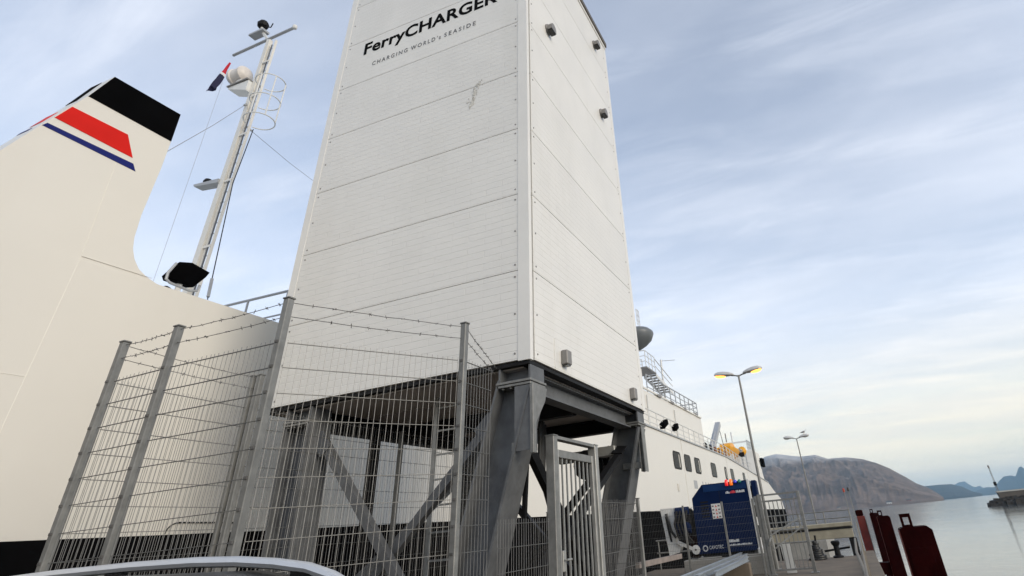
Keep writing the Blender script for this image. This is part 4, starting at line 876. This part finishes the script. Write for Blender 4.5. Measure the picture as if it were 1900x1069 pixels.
def strokes(x0, x1, z, h, m, seed, gap=.012):
    rnd = random.Random(seed); mb = MB(); x = x0
    while x < x1:
        w_ = rnd.uniform(.012, .04); hh = h*rnd.choice((.7, 1, 1)); mb.bx(x, min(x+w_, x1), RY-.005, RY-.001, z, z+hh); x += w_+gap
    return mb.build('faint_print', m, unit)
strokes(-4.20, -3.86, .93, .085, WL, 5, .006); strokes(-4.20, -3.45, .83, .05, WL, 6); strokes(-4.05, -3.90, 2.38, .075, WL, 1); strokes(-3.88, -3.70, 2.38, .08, RL, 2, .006); strokes(-3.68, -3.38, 2.38, .075, WL, 3)
for i in range(6): MB().bx(-5.0, -4.72, RY-.006, RY-.001, 1.72+i*.09, 1.765+i*.09).build('vent_slot', DARK, unit)
MB().bar((-4.28, RY-.003, 2.5), (-4.28, RY-.003, .70), 0.012, 0.006, up=(0, 1, 0)).build('door_gap', DARK, unit)
# connector arm on the ferry side
MB().prism([(-6.52, 2.12), (-5.98, 2.12), (-6.02, 1.9), (-6.05, 1.05), (-5.90, .92), (-5.98, .76), (-6.36, .68)], 'y', RY+.05, RY+.35).build('arm_plate', PIPEW, unit)
MB().prism([(-6.36, 1.85), (-6.30, 1.9), (-6.24, 1.5), (-6.2, 1.1), (-6.26, 1.08), (-6.33, 1.5)], 'y', RY+.03, RY+.06).build('arm_slot', DARK, unit)
MB().tube([(-6.30, RY, 1.95), (-6.22, RY-.05, 1.7), (-6.16, RY-.06, 1.4), (-6.02, RY-.04, 1.2)], .045, 8).build('hose', CABLE, unit, smooth=True)
MB().bx(-6.02, -5.72, RY+.0, RY+.5, 1.30, 2.02, .05).build('coupling', CBLUE, unit)
MB().bx(-5.70, -5.42, RY+.05, RY+.5, 1.25, 2.06, .05).build('coupling', DARK, unit)
for zz_ in (1.42, 1.70, 1.98): MB().lathe((-5.98, RY+.1, zz_), [(.05, 0), (.14, .02), (.14, .50), (.05, .52)], 14, 'x').build('cable_drum', CBLUE if zz_ != 1.70 else DARK, unit, smooth=True)
for k_ in range(4): MB().tube([(-5.5-.12*k_, RY-.12, 2.0), (-5.62-.12*k_, RY-.2, 1.6), (-5.55-.12*k_, RY-.16, 1.2), (-5.40, RY-.1, 1.0)], .035, 7).build('hose', CABLE, unit, smooth=True)
MB().lathe((-5.6, RY-.1, 1.5), [(.12, 0), (.15, .02), (.15, .3), (.1, .34)], 14, 'y').build('drive_motor', CBLUE, unit, smooth=True)
MB().bar((-6.0, RY+.0, 1.06), (-5.42, RY+.0, .80), .09, .10, up=(0, 1, 0)).build('lever', PIPEW, unit)
MB().lathe((-5.38, RY-.06, .80), [(.04, 0), (.14, .01), (.14, .10), (.04, .11)], 16, 'y').build('roller', PIPEW, unit)
MB().lathe((-5.38, RY-.07, .80), [(.03, 0), (.03, .02)], 10, 'y').build('roller_pin', DARK, unit)
MB().bx(-5.58, -5.32, RY+.12, RY+.4, .55, 1.2, .02).build('arm_stand', RUST, unit)
MB().bx(-5.2, -3.45, RY+.15, RY+1.3, .53, .655).build('plinth_frame', DARK, unit)
pl = thing('concrete_plinth', (-4.4, RY+.8, 0), 'grey concrete plinth carrying the dark blue cabinet', 'plinth')
MB().bx(-5.78, -3.05, RY-.35, RY+1.9, 0.0, .52, .02).build('block', CONC, pl)
MB().bx(-5.30, -4.55, RY-.25, RY+.1, .522, .56, .01).build('pad', CONC, pl)
MB().bx(-3.95, -3.08, RY-.25, RY+.1, .522, .56, .01).build('pad', CONC, pl)
# galvanised beams lying in front of the plinth
for i, (x, z, y0_, y1_, lab) in enumerate(((-3.74, .60, 13.6, 21.3, 'longest bright galvanised beam lying before the plinth'), (-3.47, .585, 13.9, 20.7, 'middle galvanised beam lying before the plinth'), (-3.22, .58, 14.6, 19.2, 'shortest galvanised beam lying nearest the gate'))):
    b = thing('steel_beam', (x, (y0_+y1_)/2, z-.05), lab, 'beam', 'galvanised beams lying before the plinth')
    mm = mat('bright_zinc_%d' % i, (0.34, 0.38, 0.42), 0.4, .4, .2, 5)
    MB().bx(x-.04, x+.04, y0_, y1_, z+.035, z+.055).build('flange', mm, b); MB().bx(x-.04, x+.04, y0_, y1_, z-.055, z-.035).build('flange', mm, b); MB().bx(x-.012, x+.012, y0_, y1_, z-.035, z+.035).build('web', mm, b)
for i, y in enumerate((14.6, 18.6)):
    s_ = MB().bx(-3.86, -3.08, y-.15, y+.15, 0.0, .52, .015).build('support_block', QUAYM, None); tag(s_, ('near', 'far')[i]+' concrete block holding up the galvanised beams', 'block')

# mesh fence before the unit and the barred gate beside it
mf = thing('cabinet_fence', (-4.2, 20.6, 0), 'light mesh fence with thin posts standing before the blue cabinet', 'fence')
FY = 20.6
for x in (-5.30, -3.98, -2.98):
    MB().bx(x-.03, x+.03, FY-.03, FY+.03, 0, 2.12, .004).build('post', GALV, mf)
for a, b in ((-5.30, -3.98), (-3.98, -2.98)): mesh_run((a, FY), (b, FY), top=2.05, bot=.08, par=mf, pitch=.05, hp=.2, r=.0016, hw=.005, spikes=False, zref=2.05, inset=.04, vm=WIRE)
mesh_run((-5.30, FY), (-8.3, FY+.6), top=2.05, bot=.08, par=mf, pitch=.06, r=.0016, hw=.005, spikes=False, zref=2.05, inset=.04, vm=WIRE); MB().bx(-8.33, -8.27, FY+.57, FY+.63, 0, 2.12).build('post', GALV, mf)
g2 = thing('barred_gate', (-2.15, 21, 0), 'open barred steel gate beside the blue cabinet on the quay', 'gate')
for x, w in ((-2.80, .12), (-1.56, .10)):
    o = MB().bx(x-w/2, x+w/2, 21-w/2, 21+w/2, 0, 2.22, .008).build('gate_post', GALV, g2); MB().bx(x-.12, x+.12, 20.86, 21.14, .003, .03).build('foot_plate', GALV, o)
MB().bx(-2.97, -2.87, 20.95, 21.05, 0, 2.18, .006).build('gate_post', GALV, g2)
for z0, z1 in ((2.16, 2.21), (1.98, 2.03), (.10, .15)): MB().bx(-2.73, -1.62, 20.975, 21.025, z0, z1).build('rail', GALV, g2)
for i in range(8):
    x = -2.66+i*.134; MB().bx(x-.012, x+.012, 20.985, 21.015, .15, 1.98).build('bar', GALV, g2)
MB().bar((-2.68, 20.96, 1.05), (-1.70, 20.96, 1.45), .04, .02, up=(0, 1, 0)).build('diagonal_stay', GALVL, g2)
MB().bar((-2.68, 20.96, .65), (-1.62, 20.96, 1.25), .04, .02, up=(0, 1, 0)).build('diagonal_stay', GALVL, g2)
MB().tube([(-2.66, 20.93, 1.0), (-2.72, 20.90, .9), (-2.76, 20.92, .8)], .03, 7).build('lock', GALVL, g2)
o = tag(MB().prism([(-2.45, .0), (-2.15, .0), (-2.2, .78), (-2.5, .78)], 'y', 21.5, 21.56).build('white_board', PIPEW, None), 'white board leaning behind the barred gate', 'board')
# guard rail section behind the gate
gr = thing('quay_railing', (-1.6, 26.8, 0), 'grey pipe railing across the far quay end behind the gate', 'railing')
for z in (1.05, .6): MB().tube([(-8.3, 26.9, z), (-1.9, 26.9, z)], .03, 7).build('rail', GALV, gr)
for i in range(6): MB().tube([(-8.2+i*1.25, 26.9, 0), (-8.2+i*1.25, 26.9, 1.05)], .03, 7).build('post', GALV, gr)

# ================================================================== STREET LAMPS
LAMPG = mat('lamp_housing', (0.52, 0.51, 0.49), 0.45, .2, .08, 4)
def lamp(x, y, lit, label):
    t = thing('street_lamp', (x, y, 0), label, 'street lamp', 'twin-headed lamps along the quay')
    MB().tube([(x, y, 0), (x, y, 1.2), (x, y, 6.5)], .075, 12, .038).build('pole', GALV, t, smooth=True)
    MB().tube([(x, y, 0), (x, y, .9)], .085, 12).build('pole_base', GALV, t); MB().bx(x-.16, x+.16, y-.16, y+.16, .004, .03).build('base_plate', GALV, t)
    for sg in (-1, 1):
        MB().tube([(x, y, 6.45), (x+sg*.12, y, 6.50), (x+sg*.30, y, 6.53)], .028, 8).build('arm', GALV, t, smooth=True)
        mb = MB(); n = 12; L = [(.18, .03, .03), (.24, .08, .07), (.40, .13, .12), (.60, .155, .145), (.80, .145, .13), (.92, .09, .08), (.96, .03, .03)]
        for s_, w, h in L:
            for j in range(n):
                a = 2*math.pi*j/n; zz = math.sin(a)*h; zz = zz if zz > 0 else zz*.45
                mb.v.append(Vector((x+sg*s_, y+w*math.cos(a), 6.53+s_*.10+zz)))
        for i in range(len(L)-1):
            for j in range(n): A = i*n; mb.f.append((A+j, A+(j+1) % n, A+n+(j+1) % n, A+n+j))
        mb.f.append(tuple(range(n))); mb.f.append(tuple((len(L)-1)*n+j for j in range(n)))
        hd = mb.build('lamp_head', LAMPG, t, smooth=True)
        mb = MB()
        mm = mat('sodium_glow', (0.9, 0.5, 0.15), 0.4, 0, .02, 4, emit=(1.0, .34, .05), estr=3.0) if lit else mat('clear_lens', (0.45, 0.45, 0.43), 0.3, 0, .05, 4)
        Lb = [(.50, .06, .03), (.56, .10, .07), (.70, .12, .09), (.84, .10, .08), (.92, .05, .045)]
        for s_, w, h in Lb:
            for j in range(n):
                a = math.pi+math.pi*j/(n-1); mb.v.append(Vector((x+sg*s_, y+w*math.cos(a), 6.505+s_*.10+math.sin(a)*h)))
        for i in range(len(Lb)-1):
            for j in range(n-1): A = i*n; mb.f.append((A+j, A+j+1, A+n+j+1, A+n+j))
            A = i*n; mb.f.append((A, A+n, A+2*n-1, A+n-1))
        mb.build('lens', mm, hd, smooth=True)
    return t
lamp(-2.93, 23.0, True, 'twin-headed street lamp glowing orange above the blue cabinet')
lamp(-2.73, 48.0, False, 'farther unlit twin-headed street lamp with a gull on it')
# pier section carrying the far lamp
mb = MB(); mb.bx(-8.3, -2.2, 44.5, 58, SEA-1, -0.05); tag(mb.build('far_quay', CONC, loc=(-5, 50, 0)), kind='structure')
# gull on the far lamp
gx, gy, gz = -2.10, 48.0, 6.72
gull = thing('gull', (gx, gy, gz), 'small gull perched on the farther street lamp', 'bird')
mb = MB(); prof = [(-.22, .015, .13), (-.15, .045, .14), (-.05, .075, .155), (.05, .075, .17), (.12, .055, .20), (.15, .038, .25), (.165, .036, .285), (.19, .033, .305), (.215, .018, .30), (.25, .006, .292)]
for x_, r_, z_ in prof:
    for j in range(10): a = 2*math.pi*j/10; mb.v.append(Vector((gx+x_*.9, gy+r_*math.cos(a), gz+z_+r_*math.sin(a))))
for i in range(len(prof)-1):
    for j in range(10): A = i*10; mb.f.append((A+j, A+(j+1) % 10, A+10+(j+1) % 10, A+10+j))
mb.f.append(tuple(range(10))); mb.f.append(tuple((len(prof)-1)*10+j for j in range(10)))
mb.build('body', mat('gull_white', (0.6, 0.6, 0.6), .7, 0, .1, 8), gull, smooth=True)
for sg in (-1, 1):
    MB().add([(gx-.30, gy+sg*.03, gz+.14), (gx-.05, gy+sg*.085, gz+.12), (gx+.09, gy+sg*.075, gz+.19), (gx-.02, gy+sg*.06, gz+.22), (gx-.10, gy+sg*.095, gz+.165)], [(0, 1, 4), (1, 2, 4), (2, 3, 4), (3, 0, 4)]).build('wing', GREYBOX, gull)
    MB().tube([(gx, gy+sg*.03, gz+.10), (gx+.01, gy+sg*.03, gz)], .007, 5).build('leg', YEL, gull)

# ================================================================== FENDER PILES, QUAY EDGE
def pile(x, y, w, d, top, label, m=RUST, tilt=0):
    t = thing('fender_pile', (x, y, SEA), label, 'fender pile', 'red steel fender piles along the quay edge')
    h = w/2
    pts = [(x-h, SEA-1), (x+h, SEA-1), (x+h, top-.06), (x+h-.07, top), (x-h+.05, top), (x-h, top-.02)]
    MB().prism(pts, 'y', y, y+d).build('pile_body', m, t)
    MB().bx(x-h-.006, x-h+.004, y+.02, y+d-.02, SEA-1, top-.04).build('lit_side_sheet', RUSTL, t)  # thin sheet in brighter red, painting the side of the pile that catches light
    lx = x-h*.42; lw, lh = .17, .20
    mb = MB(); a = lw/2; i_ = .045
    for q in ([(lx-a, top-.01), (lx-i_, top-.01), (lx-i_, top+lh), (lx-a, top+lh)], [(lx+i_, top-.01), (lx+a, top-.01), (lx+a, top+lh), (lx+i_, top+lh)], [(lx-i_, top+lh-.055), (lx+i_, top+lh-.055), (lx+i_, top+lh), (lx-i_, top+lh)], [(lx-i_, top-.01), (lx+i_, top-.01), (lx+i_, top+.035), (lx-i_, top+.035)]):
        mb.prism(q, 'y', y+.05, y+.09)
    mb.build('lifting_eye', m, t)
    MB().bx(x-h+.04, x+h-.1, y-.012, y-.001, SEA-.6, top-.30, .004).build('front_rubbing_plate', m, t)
    return t
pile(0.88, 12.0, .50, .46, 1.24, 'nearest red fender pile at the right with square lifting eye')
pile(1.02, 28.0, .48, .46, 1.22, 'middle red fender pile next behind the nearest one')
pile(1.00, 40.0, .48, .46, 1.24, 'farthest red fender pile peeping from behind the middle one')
f4 = thing('corner_fender', (.17, 28.6, SEA), 'tall bright red fender post at the quay corner by the railing', 'fender')
MB().bx(0.02, .33, 28.4, 28.7, SEA-1, 1.28, .01).build('post_body', RUSTL, f4); MB().bx(0.01, .30, 28.42, 28.68, 1.282, 1.50, .03).build('cap', RUST, f4)
MB().bx(.335, .355, 28.38, 28.72, SEA-1, 1.15).build('edge_strip', GALV, f4)
MB().bx(0.30, 0.80, 28.1, 28.5, -.75, -.35, .02).build('cross_beam', RUST, f4); MB().bx(0.25, 0.80, 27.4, 28.3, -1.9, -1.4, .02).build('cross_beam', RUST, f4)
er = thing('edge_railing', (-.06, 15, 0), 'pale pipe railing along the open water side of the quay', 'railing')
BEI = mat('pale_painted_pipe', (0.15, 0.13, 0.10), .6, .1, .2, 5)
MB().tube([(-.035, 2.2, 1.10), (-.04, 12, 1.10), (-.06, 27.1, 1.12)], .012, 8).build('top_rail', BEI, er)
MB().tube([(-.10, 3.0, .46), (-.11, 14, .46), (-.24, 20, .50), (-.26, 27.1, .55)], .04, 8).build('lower_pipe', BEI, er, smooth=True)
for y in (4.6, 9.2, 13.8, 18.4, 23, 27.05): MB().tube([(-.04, y, .12), (-.04, y, 1.10)], .02, 8).build('post', BEI, er)
# bollard and gear at the quay end
for i, (x, y, lab) in enumerate(((-1.01, 26.7, 'black mooring bollard at the far end of the quay'),)):
    b = thing('mooring_bollard', (x, y, 0), lab, 'bollard')
    MB().lathe((x, y, .002), [(.20, 0), (.20, .05), (.11, .09), (.10, .38), (.15, .44), (.17, .52), (.13, .56)], 16).build('body', DARK, b, smooth=True)
hb = thing('rope_heap', (-1.75, 26.3, 0), 'black heap of rope and tyre beside the barred gate', 'rope heap')
mb = MB()
for k in range(9):
    r_ = .30*(1-k/9.6); pts = [(-1.75+r_*math.cos(R(a))+.03*math.sin(k*2), 26.3+r_*math.sin(R(a)), .04+k*.068) for a in range(0, 361, 24)]; mb.tube(pts, .045, 6)
mb.build('coil', CABLE, hb, smooth=True); MB().bar((-1.75, 26.3, 0), (-1.68, 26.3, .80), .07, .07, up=(0, 1, 0)).build('stake', DARK, hb)
# linkspan walkway across the gap
lk = thing('linkspan', (-4.5, 36.3, SEA), 'beige linkspan girder with pipe rails beyond the quay end', 'bridge')
BEIG = mat('linkspan_beige', (0.30, 0.27, 0.20), .8, 0, .15, 2, stain=((0.16, .14, .10), 1.0, .6, .4))
MB().bx(-8.4, -.35, 36, 37.4, .28, .78, .02).build('girder', BEIG, lk); MB().bx(-8.4, -.30, 35.95, 37.5, .80, .98, .02).build('deck', BEIG, lk); MB().bx(-8.4, -.32, 35.97, 36.0, .70, .775).build('fender_strip', DARK, lk)
for z in (1.25, 1.58): MB().tube([(-8.4, 36.1, z), (-.25, 36.1, z-.05)], .03, 7).build('rail', GALV, lk)
for i in range(7): MB().tube([(-.30-i*1.3, 36.1, .98), (-.30-i*1.3, 36.1, 1.55)], .03, 7).build('post', GALV, lk)
MB().bx(-.62, -.25, 36.05, 36.6, SEA-1, .26, .02).build('support_pile', DARK, lk)
MB().bx(-4.6, -4.1, 36.2, 36.7, SEA-1, .26, .02).build('support_pile', DARK, lk)
MB().tube([(-2.0, 36.3, -.25), (-.7, 36.3, -.15)], .05, 7).build('stay_pipe', DARK, lk)
for x, z, c, lab in ((-.45, 2.85, (.5, .06, .03), 'thin signal post with a small red lamp beyond the linkspan'), (-.06, 2.9, (.03, .03, .03), 'thin signal post with a small dark lamp beyond the linkspan')):
    s_ = thing('signal_post', (x, 60, SEA), lab, 'post', 'signal posts beyond the linkspan')
    MB().tube([(x, 60, SEA-1), (x, 60, z)], .03, 7).build('pole', GALV, s_); MB().lathe((x, 60, z), [(.06, 0), (.09, .05), (.09, .26), (.04, .32)], 10).build('lamp', mat('signal_lamp_%d' % int(x*100), c, .4, 0, .1, 3), s_)

# ================================================================== BREAKWATER, BEACON, SHORE HOUSES
bwD = 296.0
bwk = thing('breakwater', (60, bwD, SEA), 'dark stone breakwater with a concrete parapet at the right edge', 'breakwater')
rockm = mat('wet_dark_rock', (0.028, 0.023, 0.019), .8, 0, .4, .6)
mb = MB(); rnd = random.Random(4)
for i in range(420):
    t = rnd.random()**1.0; x = 51.5+t*75; top = min(2.9, .35+(x-51.5)*.55); lay = rnd.random(); y = bwD+2-5.5*(1-lay)+rnd.uniform(-1, 1)-t*6; z = SEA+top*lay*.85
    r_ = rnd.uniform(.7, 1.5); vs = []
    for j in range(8): vs.append(Vector((((j & 1)*2-1)*rnd.uniform(.6, 1), ((j >> 1 & 1)*2-1)*rnd.uniform(.6, 1), ((j >> 2)*2-1)*rnd.uniform(.5, .8)))*r_+Vector((x, y, z)))
    mb.add(vs, [(0, 2, 3, 1), (4, 5, 7, 6), (0, 1, 5, 4), (2, 6, 7, 3), (0, 4, 6, 2), (1, 3, 7, 5)])
tag(mb.build('armour_rock', rockm, bwk), kind='stuff')
MB().prism([(56.6, SEA+2.0), (56.2, SEA+4.7), (130, SEA+4.7), (130, SEA+2.0)], 'y', bwD, bwD+3).build('parapet', mat('dark_concrete', (.10, .085, .07), .9, 0, .2, .3), bwk)
MB().bx(56.0, 130, bwD-.2, bwD+3.4, SEA+4.72, SEA+5.2).build('parapet_cap', mat('pale_concrete', (.45, .43, .38), .9, 0, .1, .3), bwk)
bc = thing('beacon_mast', (56.6, bwD+1, SEA+5.2), 'thin lattice beacon mast on the end of the breakwater', 'beacon')
for dx, dy in ((-.3, 0), (.3, .3), (.3, -.3)): MB().tube([(56.6+dx, bwD+1+dy, SEA+5.2), (56.6+dx*.4, bwD+1+dy*.4, SEA+13.6)], .07, 5).build('chord', GREYBOX, bc)
for k in range(9): MB().tube([(56.3, bwD+1, SEA+5.6+k*.85), (56.9, bwD+1.1, SEA+6.2+k*.85)], .05, 5).build('lattice_bar', GREYBOX, bc)
MB().lathe((56.6, bwD+1, SEA+13.6), [(.3, 0), (.35, .2), (.35, 1.0), (.1, 1.3)], 10).build('lantern', GREYBOX, bc); MB().bx(56.1, 57.1, bwD+.6, bwD+1.4, SEA+7.2, SEA+8.6, .05).build('equipment_box', DARK, bc)

HW = mat('house_white', (.72, .71, .68), .7, 0, .05, .2); HRD = mat('house_red', (.30, .07, .045), .7, 0, .1, .2); ROOF = mat('slate_roof', (.07, .065, .065), .7, 0, .1, .2); HO = mat('house_ochre', (.42, .30, .16), .7, 0, .1, .2)
sites = [(1535, 2330, 9, HO, 'ochre shore house farthest left, seen between the gate and the far lamp'), (1547, 2350, 8, HRD, 'dark red shore house just left of the wide white house'), (1556, 2330, 12, HW, 'wide white shore house above the linkspan rails'), (1564, 2345, 9, HW, 'small white shore house just right of the wide white one above the linkspan'),
    (1573, 2335, 10, HO, 'ochre shore house behind the signal posts'), (1585, 2380, 9, HW, 'white shore house set higher up behind the corner fender'), (1608, 2340, 8, HW, 'lone white shore house between corner fender and middle fender pile'), (1640, 2345, 9, HO, 'ochre shore house just left of the largest white building'),
    (1652, 2330, 16, HW, 'largest bright white building at the far waterline'), (1660, 2340, 10, HW, 'white house touching the right of the largest white shore building'), (1672, 2350, 8, HO, 'ochre shore house farthest right among the ochre ones'), (1690, 2345, 14, HRD, 'long red boathouse farthest right on the far shore')]
for i, (px_, dd, w, m, cn) in enumerate(sites):
    d = ray(px_, 940); h = math.hypot(d.x, d.y); x, y = d.x/h*dd, d.y/h*dd; z = SEA+1.5+(dd-2330)*.12
    hs = thing('shore_house', (x, y, z), cn, 'house', 'houses along the far shore')
    hh = w*.5; dp = w*.7
    MB().bx(x-w/2, x+w/2, y-dp/2, y+dp/2, z-6, z+hh).build('wall', m, hs)
    MB().prism([(y-dp/2-.5, z+hh), (y+dp/2+.5, z+hh), (y, z+hh+w*.32)], 'x', x-w/2-.5, x+w/2+.5).build('roof', ROOF, hs)
    for k in (-1, 1): MB().bx(x+k*w*.22-w*.07, x+k*w*.22+w*.07, y-dp/2-.06, y-dp/2+.02, z+hh*.35, z+hh*.75).build('window', LENSD, hs)

# ================================================================== AIR
HTOP = max((o.matrix_world @ v.co).z+o.location.z*0 for o in bpy.data.objects if o.type == 'MESH' and o.get('kind') == 'structure' for v in o.data.vertices)
hz = MB().bx(-16000, 16000, -16000, 16000, SEA-9, HTOP+12).build('haze', PANEL, None, loc=(0, 0, SEA-9))
hm = bpy.data.materials.new('haze_air'); hm.use_nodes = True; ht = hm.node_tree; ht.nodes.clear()
ho = ht.nodes.new('ShaderNodeOutputMaterial'); pv = ht.nodes.new('ShaderNodeVolumePrincipled'); pv.inputs['Color'].default_value = (0.48, 0.76, 1.0, 1); pv.inputs['Density'].default_value = 8.5e-5
ht.links.new(pv.outputs[0], ho.inputs['Volume']); hz.data.materials[0] = hm; tag(hz, kind='stuff')
